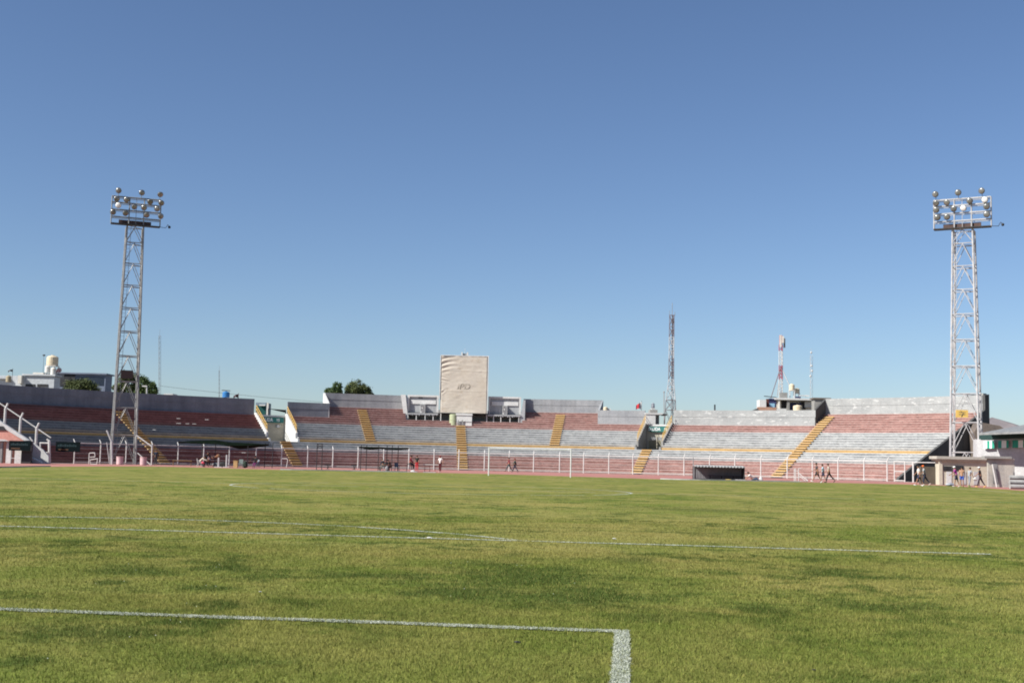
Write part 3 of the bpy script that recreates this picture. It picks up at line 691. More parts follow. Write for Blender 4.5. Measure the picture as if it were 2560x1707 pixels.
# ------------------------------------------------------------------ floodlight towers
LAMPG = mat('lamp_housing', (.20, .205, .19), (.13, .135, .125), 3, .5, metal=.3)
LENS = mat('lamp_lens', (.30, .30, .285), (.16, .16, .155), 1.5, .3, metal=.5, spec=.7)
LENSGL = mat('sun_glint_lens', (.85, .85, .82), (.8, .8, .78), 3, .2, spec=.8)  # white face painted in place of the sun reflecting off the glass
def tower(px, v, ztop, face_deg, label, steel, lamps, bright, base_w=2.7, top_w=1.85, z0=0, headw=6.3, boxp=None):
    b = gp(px, v); b.z = z0
    t = thing('floodlight_tower', label, 'floodlight tower', b)
    a = rad(face_deg); fn = (FH*-math.cos(a)+RH*math.sin(a)).normalized(); fr = UPV.cross(-fn).normalized(); fr = -fr if fr.dot(RH) < 0 else fr
    ph = ztop-3.9                                                   # platform height
    def corner(k, z):
        s_ = (base_w+(top_w-base_w)*(z-z0)/(ph-z0))/2; q = ((-1, -1), (1, -1), (1, 1), (-1, 1))[k % 4]
        return Vector((b.x, b.y, z))+fr*(q[0]*s_)-fn*(q[1]*s_)
    for k in range(4):
        m_ = MB(); m_.tube(corner(k, z0), corner(k, ph), .12, .10, n=8); m_.build('leg', steel, t)
    lv = [z0+.05]; h = 3.3
    while lv[-1]+h < ph: lv.append(lv[-1]+h); h = max(2.3, h*.965)
    lv.append(ph)
    m_ = MB()
    for i, z in enumerate(lv[1:]):
        zp = lv[i]
        for k in range(4):
            c0, c1 = corner(k, z), corner(k+1, z); m_.tube(c0, c1, .05)
            mid = (c0+c1)/2-UPV*.05; m_.tube(corner(k, zp+.1), mid, .04); m_.tube(corner(k+1, zp+.1), mid, .04)
        m_.tube(corner(0, z), corner(2, z), .035)
    m_.build('bracing', steel, t)
    m_ = MB(); c = corner(0, z0)+fn*.02+fr*.25
    for i in range(int((ph-z0)/.45)):
        z = z0+.4+i*.45; q = corner(0, z)+fr*.08; m_.tube(q-fn*.0, q+fr*.38, .018, n=4)
    for s_ in (.08, .46): m_.tube(corner(0, z0)+fr*s_, corner(0, ph)+fr*s_, .025, n=5)
    m_.build('ladder', steel, t)
    # head
    hc = Vector((b.x, b.y, 0))+fn*1.0; hw = headw/2
    def hp(x, z, o=0): return hc+fr*(x*headw-hw)+fn*o+UPV*z
    m_ = MB(); m_.box(hp(.5, ph), fr*headw, fn*.8, UPV*.12); m_.box(hp(.49, ph+.122, -.3), fr*(headw*.66), fn*.2, UPV*.5, 1)
    m_.build('platform', [DARK, mat('rusty_plate', (.10, .06, .05), (.07, .045, .04), 2, .8)], t)
    m_ = MB(); lev = [ph+.9, ph+1.75, ph+2.6, ph+3.3]
    for z in lev: m_.tube(hp(0, z), hp(1, z), .085); m_.tube(hp(0, z-.12, -.35), hp(1, z-.12, -.35), .04)
    for x in (0, .36, .66, 1): m_.tube(hp(x, ph+.1, -.35), hp(x, lev[-1], -.35), .05); m_.tube(hp(x, lev[-1]), hp(x, lev[-1]-.12, -.35), .04)
    for x in (0, .36, .5, .66, 1): m_.tube(hp(x, ph+.1), hp(x, lev[-1]), .07 if x != .5 else .03)
    m_.build('lamp_rack', steel, t)
    m_ = MB(); m_.path([hp(1, ph+.1), hp(1.12, ph+.05), hp(1.16, ph+.45), hp(1.19, ph+.3)], .03); m_.ball(hp(1.195, ph+.18), .17)
    m_.build('camera_arm', DARK, t)
    for n_, (x, r_) in enumerate(lamps):
        z = {0: ph+3.95, 1: ph+2.95, 2: ph+2.2, 3: ph+1.35}[r_]
        cpt = hp(x, z, .32); jit = Vector((random.uniform(-.25, .25), random.uniform(-.25, .25), random.uniform(-.55, -.2)))
        ax = (fn+jit).normalized()
        m_ = MB(); m_.lathe(cpt-ax*.30, [(.10, -.12), (.15, 0), (.27, .16), (.335, .32), (.345, .36)], 14, 0, ax)
        if r_ == 0: m_.tube(cpt-ax*.2, Vector((cpt.x, cpt.y, lev[-1]))-fn*.3, .03)
        else: m_.tube(cpt-ax*.3, cpt-fn*.34+UPV*.1, .03)
        lo = m_.build('lamp', LAMPG, t, smooth=False)
        m_ = MB(); m_.lathe(cpt+ax*.081, [(.32, 0), (.32, .012), (.2, .05), (.02, .06)], 14, 0, ax)
        m_.build('lens', LENSGL if n_ in bright else LENS, lo, smooth=True)
    if boxp:
        m_ = MB(); m_.box(corner(0, boxp)*.55+corner(1, boxp)*.45, fr*1.35, fn*.5, UPV*.95); tag(m_.build('control_box', mat('dark_brown_box', (.045, .03, .03), None, 1, .8), t), 'dark box high between the legs')
    return t
LL = [(.12, 0), (.59, 0), (.97, 0), (.09, 1), (.29, 1), (.77, 1), (1., 1), (.13, 2), (.45, 2), (.65, 2), (.92, 2), (.03, 3), (.28, 3), (.71, 3), (1., 3)]
LR = [(.04, 0), (.44, 0), (.85, 0), (.05, 1), (.24, 1), (.64, 1), (.9, 1), (.05, 2), (.36, 2), (.53, 2), (.93, 2), (.07, 3), (.24, 3), (.93, 3)]
tower(306.5, 146, 31.8, 21, 'tall lattice floodlight tower on the left, in front of the shaded red terrace', GALV, LL, (7,), boxp=9.9, headw=5.55)
tr = tower(2417, 134.5, 31.4, -27, 'tall pale lattice floodlight tower on the right, rising behind the beige kiosk', GALVL, LR, (6, 9), headw=5.9, base_w=3.0, top_w=2.05)
m_ = MB(); q = pt(2404, 1034, 133); m_.box(q-UPV*.4+FH*-.1, RH*1.3, FH*.06, UPV*.8)
wp = m_.build('warning_sign', mat('yellow_sign', (.75, .50, .13), (.68, .45, .12), 2, .6), tr); tag(wp, 'yellow sign fixed across the legs')
m_ = MB()
for k in (.52, .3): m_.box(q-UPV*.4+FH*-.14+UPV*k, RH*.7, FH*.01, UPV*.05)
m_.path([q-UPV*.4+FH*-.15+RH*(-.15)+UPV*.68, q-UPV*.4+FH*-.15+RH*.12+UPV*.45, q-UPV*.4+FH*-.15+RH*(-.1)+UPV*.1], .025, 4)
m_.build('bolt_symbol', SOOT, wp)
#PART2
# ------------------------------------------------------------------ helpers for placed boxes
def pb(m, pa, pb_, pyt, v, d, z0=0, mi=0, pyb=None):
    ua, za = uz(pa, pyt, v); ub, zb = uz(pb_, pyt, v); z1 = (za+zb)/2
    if pyb is not None: z0 = uz((pa+pb_)/2, pyb, v)[1]
    m.ubox(ua, ub, v, v+d, z0, z1, mi); return ua, ub, z0, z1
# ------------------------------------------------------------------ left side structure
VL = 128.
lw = thing('side_stand', 'end of the neighbouring stand at the far left, white sloping edge above a pink wall', 'grandstand', gp(60, VL+2))
def q_(px, py, v=VL): return pt(px, py, v)
PINK = mat('pink_wall', (.55, .27, .22), (.47, .22, .18), .6, .85)
MAROON = mat('maroon_wall', (.13, .05, .04), (.09, .035, .03), .6, .9)
mb = MB(); z0 = .0
a, b = q_(-60, 1062), q_(62, 1098); c = q_(-60, 1000)
mb.prism([q_(-60, 1101.5), q_(60, 1101.5), q_(24, 1076), q_(-60, 1022)], FH*.5); mb.build('end_wall', PINK, lw)
mb = MB(); mb.prism([q_(60, 1101, VL-.05), q_(72.5, 1100.5, VL-.05), q_(-60, 1013, VL-.05), q_(-60, 1028, VL-.05)], FH*.5); mb.build('sloping_edge', WHITEW, lw)
mb = MB(); mb.prism([q_(-60, 1075.5, VL-.1), q_(16, 1075.5, VL-.1), q_(8, 1065, VL-.1), q_(-60, 1065, VL-.1)], FH*.2); mb.build('window', DARK, lw)
mb = MB(); mb.prism([q_(-60, 1102, VL-.12), q_(22, 1102, VL-.12), q_(10, 1098, VL-.12), q_(-60, 1096, VL-.12)], FH*.3); mb.build('ledge', WHITEW, lw)
mb = MB(); u0_, z1_ = uz(-60, 1102, VL+2.5); u1_, _ = uz(76, 1102, VL+2.5); mb.ubox(u0_, u1_, VL+2.5, VL+3, -.02, z1_); mb.build('undercroft_wall', MAROON, lw)
for px, w, mm in ((4, .12, GALV), (23, .25, WHITEW), (49, .42, WHITEW)):
    m_ = MB(); u_, z_ = uz(px, 1102, VL+.3); m_.ubox(u_-w, u_+w, VL+.3, VL+.6, -.02, z_); m_.build('pillar', mm, lw)
mb = MB(); u_, z_ = uz(66, 1102, VL+.2); mb.ubox(u_-.45, u_+.55, VL+.2, VL+.6, -.02, z_-.02); mb.build('dark_panel', DARK, lw)
mb = MB(); mb.path([W(uz(15, 1150, VL-.2)[0], VL-.2, .55), W(uz(52, 1150, VL-.2)[0], VL-.2, .5)], .03); mb.build('low_rail', WPAINT, lw)
# lower white stair wall
sw = MB(); v_ = 131.
sw.prism([gp(78, v_), gp(121, v_), pt(121, 1140, v_), pt(108, 1125, v_), pt(84, 1108, v_), pt(78, 1104, v_)], FH*.3)
tag(sw.build('stair_wall', WHITEW, loc=gp(100, v_)), 'short white sloping wall at the foot of the left stand', 'wall')
m_ = MB(); v_ = 129.5; bp = gp(88, v_)
m_.prism([bp-RH*.7+UPV*.75, bp+RH*.6+UPV*.2, bp+RH*.6+UPV*.05, bp-RH*.6+UPV*.35], FH*.5); m_.prism([bp-RH*.75+UPV*1.0, bp-RH*.45+UPV*1.0, bp-RH*.45+UPV*.9, bp-RH*.75+UPV*.9], FH*.5)
tag(m_.build('tarpaulin_bundle', WHITEW, loc=bp), 'white folded sheet dumped against the short sloping wall', 'sheet')
# sloping fence on the left stand edge
sf = thing('sloping_fence', 'white pipe fence stepping down along the edge of the left stand', 'fence', gp(125, 134))
v_ = 134.
for px, pt_, pb__ in ((14, 1017, 1060), (52, 1041, 1085), (92, 1066, 1115)):
    m_ = MB(); m_.tube(pt(px, pt_+3, v_), pt(px-3, pb__+8, v_), .14, n=8); m_.tube(pt(px, pt_+4, v_), pt(px+6, pt_-9, v_), .11, n=8); m_.build('post', WPAINT, sf)
m_ = MB(); m_.tube(gp(124, v_), pt(123, 1102, v_), .14, n=8); m_.tube(pt(124, 1103, v_), pt(117, 1097.5, v_), .11, n=8); m_.build('post', WPAINT, sf)
m_ = MB(); m_.tube(pt(-30, 988, v_), pt(127, 1094, v_), .07); m_.build('top_rail', WPAINT, sf)
m_ = MB(); m_.tube(pt(99, 1107, v_), pt(124, 1107.5, v_), .08); m_.tube(pt(101, 1107, v_), pt(101, 1122, v_), .08); m_.tube(pt(100, 1130, v_), pt(124, 1131, v_), .05); m_.build('gate_frame', WPAINT, sf)
m_ = MB(); m_.tube(pt(80, 1150, v_-1), pt(82, 1102, v_-1), .09, n=8); m_.tube(pt(82, 1103, v_-1), pt(74, 1092, v_-1), .09, n=8); m_.build('post', WPAINT, sf)
# banners
BAN = mat('banner_black', (.006, .009, .010), (.005, .012, .014), 1.2, .9, spec=.05)
BOR = mat('banner_orange', (.12, .06, .03), (.08, .04, .02), 2, .7); BTE = mat('banner_teal', (.01, .035, .04), (.01, .025, .03), 2, .7)
def banner(pa, pb_, pyt, pyb, v, label):
    m_ = MB(); ua, _, z0_, z1_ = pb(m_, pa, pb_, pyt, v, .05, pyb=pyb)
    ub = uz(pb_, pyt, v)[0]; w = ub-ua; h = z1_-z0_
    o = m_.build('banner', BAN, loc=W((ua+ub)/2, v, z0_)); tag(o, label, 'banner', 'black banners at the left')
    m_ = MB()
    x = .08
    for k in range(9):
        x1 = x+random.uniform(.05, .09); m_.ubox(ua+w*x, ua+w*x1, v-.012, v-.004, z0_+h*.52, z0_+h*(.70+.06*(k % 2)), 0); x = x1+.018
    m_.build('lettering', BTE, o)
    m_ = MB(); m_.ubox(ua+w*.10, ua+w*.52, v-.012, v-.004, z0_+h*.16, z0_+h*.27, 0); m_.build('orange_stripe', BOR, o)
banner(23, 77, 1101.5, 1126, VL-.4, 'black banner hung under the pink wall of the left stand')
banner(140, 201, 1104.5, 1129, 136, 'black banner tied to the white fence right of the left stand')
# ------------------------------------------------------------------ bins, poles and bits at the left
BINM = mat('pink_plastic', (.62, .45, .45), (.52, .36, .37), 2, .6)
for i, (px, lab) in enumerate(((299, 'pale pink barrel bin nearer the left floodlight tower'), (358, 'pale pink barrel bin beside the white stair handrail'))):
    b = gp(px, 140); m_ = MB(); m_.lathe(b, [(.33, 0), (.36, .1), (.36, .35), (.375, .37), (.36, .39), (.37, .78), (.40, .86), (.40, .9), (.34, .9), (.33, .8)], 18)
    tag(m_.build('barrel', BINM, loc=b), lab, 'bin', 'pink barrel bins')
v_ = 141; m_ = MB(); m_.tube(gp(280, v_), pt(279, 1103, v_), .13, n=8); m_.tube(pt(279, 1104, v_), pt(267, 1075, v_), .11, n=8); m_.tube(gp(274, v_), pt(267, 1105, v_), .05)
tag(m_.build('bent_post', GALVL, loc=gp(280, v_)), 'tall bent rusty white post left of the floodlight tower', 'post')
v_ = 143; hr = MB(); hr.path([pt(341, 1088, v_), pt(380, 1116, v_), gp(379, v_)], .08); hr.path([pt(344, 1132, v_), gp(377, v_-.3)], .05)
tag(hr.build('handrail', WPAINT, loc=gp(379, v_)), 'white sloping handrail beside the left yellow stairway', 'handrail')
v_ = 139; hr = MB(); b = gp(222, v_)
hr.path([b, b+UPV*1.2, b+UPV*1.25+RH*.6, b+UPV*.8+RH*.65, b+UPV*.75+RH*.1], .05); hr.path([b+RH*.9, b+RH*.95+UPV*.6, b+RH*.1+UPV*.45], .05); hr.path([b+RH*.1+UPV*.45, b+RH*.2, b+RH*.9], .04)
tag(hr.build('bent_pipe_rack', WPAINT, loc=b), 'bent white pipe rack lying by the fence near the banner', 'rack')
hr = MB(); v_ = 150; b = gp(704, v_); hr.path([b+UPV*1.05, b+RH*.6+UPV*1.05, b+RH*.7+UPV*.9, gp(716, v_)], .045)
tag(hr.build('handrail', WPAINT, loc=b), 'small white handrail at the foot of the stairway below the left exit', 'handrail')
hr = MB(); v_ = 126; b = gp(1733, v_); hr.tube(b, pt(1733, 1143, v_), .045); tag(hr.build('pole', GALV, loc=b), 'thin grey pole left of the low dugout', 'pole')

# ------------------------------------------------------------------ shade canopies
def canopy(label, ptsu, posts, v, mm, group=None, cols=DARK):
    b = gp((posts[0]+posts[-1])/2, v); t = thing('shade_canopy', label, 'canopy', b)
    # ptsu: list of (px, py_top) along the front, sagging net with depth
    m_ = MB(); D = 4.0; nx = len(ptsu); rows_ = []
    for j in range(7):
        f = j/6; row = []
        for i, (px, py, sag) in enumerate(ptsu):
            q = pt(px, py, v+f*D); front = pt(px, py, v); q = Vector((q.x, q.y, front.z+sag*(4*f*(1-f))-(.15*f)))
            row.append(q)
        rows_.append(row)
    for j in range(6):
        for i in range(nx-1): m_.quad(rows_[j][i], rows_[j][i+1], rows_[j+1][i+1], rows_[j+1][i])
    # hanging valance at the front
    n_ = m_.build('net', mm, t)
    for i, px in enumerate(posts):
        dv = 0 if i % 2 == 0 else D-.3
        g = gp(px, v+dv); m_ = MB(); m_.tube(g, g+UPV*2.75, .045); m_.build('pole', cols, t)
    return t
c1 = canopy('dark green shade net on thin poles over the people at the left', [(446, 1103, .1), (480, 1103.5, -.1), (510, 1103, -.2), (537, 1099.5, 0), (565, 1104, -.35), (600, 1108, -.55), (640, 1109, -.35), (672, 1109.5, -.05)], (503, 537, 618, 661, 680), 138, GREENNET)
m_ = MB(); tp_ = [(450, 1103.5), (480, 1101.8), (510, 1100.4), (537, 1099.2), (565, 1103.5), (580, 1105.5), (620, 1107), (672, 1110)]; bt_ = [(450, 1104.2), (480, 1107), (510, 1109), (537, 1110.2), (565, 1112.8), (580, 1113.6), (620, 1113), (672, 1110.6)]
for i in range(len(tp_)-1): m_.hexa([pt(*bt_[i], 137.9), pt(*bt_[i+1], 137.9), pt(*bt_[i+1], 138.1), pt(*bt_[i], 138.1), pt(*tp_[i], 137.9), pt(*tp_[i+1], 137.9), pt(*tp_[i+1], 138.1), pt(*tp_[i], 138.1)])
m_.build('net_valance', GREENNET, c1)
c2 = canopy('smaller dark shade net stretched between thin poles in the centre', [(898, 1116, 0), (925, 1116.5, -.25), (950, 1117, -.1), (963, 1119, 0), (990, 1119.5, -.1), (1022, 1119, 0)], (901, 915, 945, 966, 979, 994), 134, BLACKNET)
m_ = MB(); tp_ = [(898, 1116), (925, 1116.5), (952, 1117), (965, 1119), (990, 1119.5), (1022, 1119)]; bt_ = [(898, 1117), (925, 1121.5), (952, 1119), (965, 1121.5), (990, 1122.5), (1022, 1120)]
for i in range(len(tp_)-1): m_.hexa([pt(*bt_[i], 133.9), pt(*bt_[i+1], 133.9), pt(*bt_[i+1], 134.1), pt(*bt_[i], 134.1), pt(*tp_[i], 133.9), pt(*tp_[i+1], 133.9), pt(*tp_[i+1], 134.1), pt(*tp_[i], 134.1)])
m_.build('net_valance', GREENNET, c2)
fr_ = MB(); v_ = 134; g1, g2 = gp(791, v_), gp(804, v_)
for g in (g1, g2): fr_.tube(g, g+UPV*2.75, .05)
for z in (2.3, 2.5, 2.72): fr_.tube(g1+UPV*z, g2+UPV*z, .035)
fr_.tube(g1+UPV*2.3, g2+UPV*2.72, .025); fr_.tube(g2+UPV*2.3, g1+UPV*2.72, .025)
tag(fr_.build('bare_frame', DARK, loc=g1), 'bare dark pole frame without a net, right of the left exit stairway', 'frame')

# ------------------------------------------------------------------ dugout, table, chairs, small things
DV = 119.; ud0 = uz(1738, 1190, DV)[0]; ud1 = uz(1861, 1190, DV)[0]; dt = uz(1800, 1166.5, DV)[1]
dg = thing('dugout', 'low open dugout of corrugated metal with a pale roof at the pitch edge', 'dugout', W((ud0+ud1)/2, DV, 0))
CORR = mat('corrugated_metal', (.20, .20, .21), (.15, .15, .16), 2, .6)
def corr(ua, ub, fixed, z0_, z1_, along, mm, name, par, amp=.03, pitch=.14, roof=False, d=1.6):
    m_ = MB(); n = int((ub-ua)/pitch*4); vs = []
    for i in range(n+1):
        x = ua+(ub-ua)*i/n; o_ = amp*math.sin(i*math.pi/2)
        if roof:
            vs += [W(x, fixed-.25, z1_+o_-.04), W(x, fixed+.15, z1_+o_+.10), W(x, fixed+d, z1_+o_+.13)]
        else: vs += [W(x, fixed+o_, z0_), W(x, fixed+o_, z1_)]
    m_.add(vs, [(2*i, 2*i+2, 2*i+3, 2*i+1) for i in range(n)] if not roof else [(3*i+q, 3*i+3+q, 3*i+4+q, 3*i+1+q) for i in range(n) for q in (0, 1)]); return m_.build(name, mm, par)
corr(ud0, ud1, DV+1.4, .03, dt, 1, CORR, 'rear_wall', dg); corr(ud0-.05, ud1+.05, DV, 0, dt, 1, mat('weathered_roof', (.30, .30, .29), (.20, .20, .20), 1.5, .7), 'roof', dg, .035, .30, True)
m_ = MB(); m_.ubox(ud1-.05, ud1, DV, DV+1.35, .02, dt-.05); m_.build('side_panel', DARK, dg)
m_ = MB()
for u_ in (ud0, ud1):
    for vv in (DV, DV+1.5): m_.tube(W(u_, vv, 0), W(u_, vv, dt), .035)
m_.tube(W(ud0, DV, dt-.05), W(ud1, DV, dt-.05), .03); m_.tube(W(ud0, DV, .08), W(ud1, DV, .08), .035); m_.build('frame', DARK, dg)
m_ = MB(); m_.ubox(ud0+1.3, ud1-.2, DV+.7, DV+1.05, .38, .43); 
for k in range(4): m_.ubox(ud0+1.5+k*1.1, ud0+1.58+k*1.1, DV+.75, DV+1.0, 0, .379)
m_.build('bench', DARK, dg)
m_ = MB(); b = gp(1821, 117.2); m_.lathe(b, [(.4, 0), (.42, .03), (.25, .10), (.05, .12)], 14); o = m_.build('marker_mat', mat('yellow_plastic', (.62, .42, .08), None, 2, .5), loc=b); tag(o, 'yellow flat mat lying in front of the low dugout', 'mat')
for px, wh in ((1840, 'left'), (1849, 'middle'), (1858, 'right')):
    b = gp(px, 118); m_ = MB(); m_.hexa([b, b+RH*.3, b+RH*.3+FH*.15, b+FH*.15]+[q+UPV*.11-RH*.08 for q in (b, b+RH*.3, b+RH*.3+FH*.15, b+FH*.15)])
    tag(m_.build('shoe_pair', WHITEW, loc=b), wh+' one of three white shoes in front of the right end of the low dugout', 'shoe', 'shoes in front of the dugout')

def plastic_chair(px, v, facing, mm, label, group=None):
    b = gp(px, v); t = thing('plastic_chair', label, 'chair', b, YAW-rad(facing), group)
    def pc(fn, name): m_ = MB(); fn(m_); return m_.build(name, mm, t, local=True)
    V3 = Vector
    pc(lambda m: m.box(V3((0, 0, .42)), V3((.46, 0, 0)), V3((0, .44, 0)), V3((0, 0, .04))), 'seat')
    pc(lambda m: (m.hexa([V3((-.23, -.22, .46)), V3((.23, -.22, .46)), V3((.23, -.18, .46)), V3((-.23, -.18, .46)), V3((-.21, -.32, .9)), V3((.21, -.32, .9)), V3((.21, -.29, .9)), V3((-.21, -.29, .9))])), 'backrest')
    for sx in (-1, 1):
        pc(lambda m: m.path([V3((sx*.25, -.24, .66)), V3((sx*.26, .12, .66)), V3((sx*.25, .2, .44))], .02), 'armrest')
        for sy in (-1, 1): pc(lambda m: m.tube(V3((sx*.2, sy*.19, .42)), V3((sx*.25, sy*.24, 0)), .022), 'leg')
    return t
CHG = mat('chair_grey_green', (.16, .20, .18), (.12, .15, .14), 2, .5); CHB = mat('chair_blue_grey', (.18, .21, .25), (.14, .16, .2), 2, .5); CHW = mat('chair_white', (.55, .55, .52), None, 2, .5)
plastic_chair(601, 136, 180, CHG, 'grey green plastic chair, back to the fence, right of the yellow crate')
plastic_chair(958, 134, -60, CHG, 'grey green plastic chair under the person in dark clothes and grey trousers')
plastic_chair(992, 137, 160, CHB, 'empty blue grey plastic chair under the central shade net')
plastic_chair(499, 135, 90, CHW, 'pale plastic chair under the person in a cream shirt')
plastic_chair(640, 136, 200, CHB, 'dark blue grey plastic chair under the person in the dark hat')
m_ = MB(); b = gp(589, 134); m_.box(b, RH*.42, FH*.42, UPV*.72); m_.box(b+UPV*.722, RH*.46, FH*.46, UPV*.05)
tag(m_.build('crate', mat('tan_crate', (.45, .30, .14), (.36, .24, .1), 2, .8), loc=b), 'tan box crate on the track left of the grey green chair', 'crate')
def bag(px, v, w, h, mm, label, grp=None, cat='bag', z=0):
    b = gp(px, v, z); m_ = MB(); m_.ball(b+UPV*h*.48, w*.5, .2, h*.5, 12); m_.ball(b+UPV*h*.35+RH*w*.2, w*.35, .22, h*.34, 10); m_.path([b+UPV*h*.9-RH*w*.15, b+UPV*h*1.15, b+UPV*h*.9+RH*w*.15], .015)
    return tag(m_.build('sports_bag', mm, loc=b, smooth=True), label, cat, grp)
BLK = mat('black_fabric', (.02, .02, .022), (.03, .03, .03), 3, .9)
bag(612, 133, .5, .75, mat('dark_green_fabric', (.02, .035, .025), None, 3, .9), 'dark green bag standing right of the grey green chair')
bag(556, 137, 1.0, .62, BLK, 'heap of black bags between the two white stands')
bag(538, 136.5, .7, .5, mat('white_black_fabric', (.25, .27, .27), (.03, .03, .03), 1.5, .9), 'grey and black bag on the track right of the crouching group')
bag(507, 134.2, .34, .22, mat('pink_fabric', (.65, .08, .12), None, 3, .8), 'bright pink bag among the crouching group', z=.35)
bag(967, 131, .4, .55, mat('white_stripe_fabric', (.03, .03, .03), (.3, .3, .3), 3, .9), 'black bag with white marks between the two seated people in the centre')
bag(1032, 130, .5, .2, WHITEW, 'white bag lying below the person in the maroon jacket')
bag(2376, 112, .9, .28, mat('white_navy_fabric', (.55, .56, .58), (.03, .04, .09), 1.5, .9), 'white and navy bag lying on the track left of the person in the pink top')
bag(2437, 109, .38, .38, WHITEW, 'white bag held low beside the person in the white cap and black top', z=.55)
bag(2199, 150.5, .42, .5, mat('yellow_fabric', (.75, .62, .32), None, 3, .8), 'pale yellow bag hanging on the fence at the right', z=.75)
bag(1902, 118.5, .34, .42, WHITEW, 'white bag standing beyond the feet of the person lying near the dugout')
def stand_(px, v, h, label, boxy=True):
    b = gp(px, v); m_ = MB(); m_.box(b, RH*.8, FH*.5, UPV*.08); m_.tube(b+UPV*.08, b+UPV*h, .1, n=8)
    o = m_.build('post_stand', GALVL, loc=b); tag(o, label, 'stand', 'pale posts on flat bases')
    if boxy:
        m_ = MB(); m_.ball(b+UPV*(h+.15)-RH*.05, .26, .16, .2, 10); m_.ball(b+UPV*(h+.05)-RH*.3, .2, .14, .12, 8); tag(m_.build('brown_bundle', mat('brown_fabric', (.22, .10, .05), (.06, .05, .04), 2, .9), loc=b+UPV*h), 'brown bundle resting on a pale post stand', 'bundle')
stand_(546, 135, 1.05, 'pale post on a flat base under a brown bundle'); stand_(566, 136, 1.35, 'pale post on a flat base beside the black bags', False)
# table by the person in the white shirt
tb = thing('table', 'long narrow white topped table on thin dark red legs', 'table', gp(1081, 138))
m_ = MB(); m_.box(gp(1081, 138, .74), RH*2.05, FH*.55, UPV*.07); m_.build('tabletop', WPAINT, tb)
for sx in (-.85, -.3, .3, .85):
    m_ = MB(); q = gp(1081, 138)+RH*sx; m_.tube(q-FH*.2, q+UPV*.74, .02); m_.tube(q+FH*.2, q+UPV*.74, .02); m_.build('leg', mat('dark_red_metal', (.20, .03, .03), None, 2, .6), tb)
for px, lab in ((1062, 'flat pale board on the track left of the white topped table'), (1016, 'flat white board on the track under the maroon jacket person')):
    m_ = MB(); b = gp(px+12, 129.5); m_.box(b, RH*1.3, FH*.8, UPV*.06); tag(m_.build('flat_board', KERB, loc=b), lab, 'board', 'boards on the track')
# high stool for the maroon jacket
m_ = MB(); b = gp(1023, 133); m_.box(b+UPV*.78, RH*.5, FH*.4, UPV*.05)
for sx in (-1, 1):
    for sy in (-1, 1): m_.tube(b+RH*sx*.2+FH*sy*.16+UPV*.78, b+RH*sx*.3+FH*sy*.2, .02)
tag(m_.build('stool', DARK, loc=b), 'high dark stool under the person in the maroon jacket', 'stool')
for px, lab in ((819, 'low dark starting block stand right of the bare frame'), (885, 'low dark starting block stand left of the central shade net')):
    b = gp(px, 142); m_ = MB(); m_.box(b+UPV*.42, RH*.65, FH*.3, UPV*.14); m_.tube(b, b+UPV*.42, .05); m_.tube(b, b+RH*.2+UPV*.42, .03); m_.box(b, RH*.4, FH*.3, UPV*.04)
    tag(m_.build('low_stand', DARK, loc=b), lab, 'stand', 'low dark stands')
m_ = MB(); b = gp(455, 141); m_.box(b+UPV*.55, RH*2.2, FH*.3, UPV*.08); 
for s_ in (-1, 1): m_.tube(b+RH*s_, b+RH*s_+UPV*.55, .04)
tag(m_.build('bench', mat('brown_wood', (.20, .12, .05), None, 3, .8), loc=b), 'long brown wooden bench at the foot of the left yellow stairway', 'bench')
# white hurdle frames at the right
hd = thing('hurdle', 'upright white pipe frame standing at the track edge left of the runners', 'hurdle', gp(1990, 121))
b = gp(1986, 121); m_ = MB(); m_.path([b, b+UPV*1.15, b+RH*.12+UPV*1.2, b+RH*.15+UPV*.0], .045); m_.path([b+RH*.4, b+RH*.4+UPV*1.25, b+RH*.65+UPV*1.28], .04); m_.path([b+UPV*1.0, b+RH*.4+UPV*1.0], .04); m_.build('upright', WPAINT, hd)
hd = thing('hurdle', 'tipped over white pipe frame leaning down to the grass left of the runners', 'hurdle', gp(2004, 118))
b = gp(1994, 119); m_ = MB(); m_.path([b+UPV*.9, b+RH*.9-FH*.4+UPV*.1, b+RH*.1-FH*.6+UPV*.08], .04); m_.path([b+UPV*.7, b+RH*.75-FH*.3+UPV*.05], .03); m_.path([b+RH*.9+UPV*.1-FH*.4, b+RH*.95+FH*.6+UPV*.05], .03); m_.build('bar', WPAINT, hd)
# litter on the pitch
for px, v, sc, mm, lab in ((1073, 21.3, .09, WHITEW, 'small white scrap on the grass before the penalty line'), (1535, 22.3, .06, WHITEW, 'tiny white scrap on the grass beyond the penalty line'), (1292, 9.35, .045, DARK, 'dark clod of earth just below the goal area line'), (2034, 8.4, .025, DARK, 'small dark stone on the grass at the lower right'), (650, 12.4, .03, KERB, 'grey pebbly scrap beside the goal area line')):
    sc *= .5; b = gp(px, v, .015); m_ = MB(); m_.ball(b+UPV*sc*.25, sc, sc*.6, sc*.35, 8); m_.ball(b+RH*sc*.9+UPV*sc*.1, sc*.5, sc*.5, sc*.3, 8)
    tag(m_.build('scrap', mm, loc=b), lab, 'scrap')
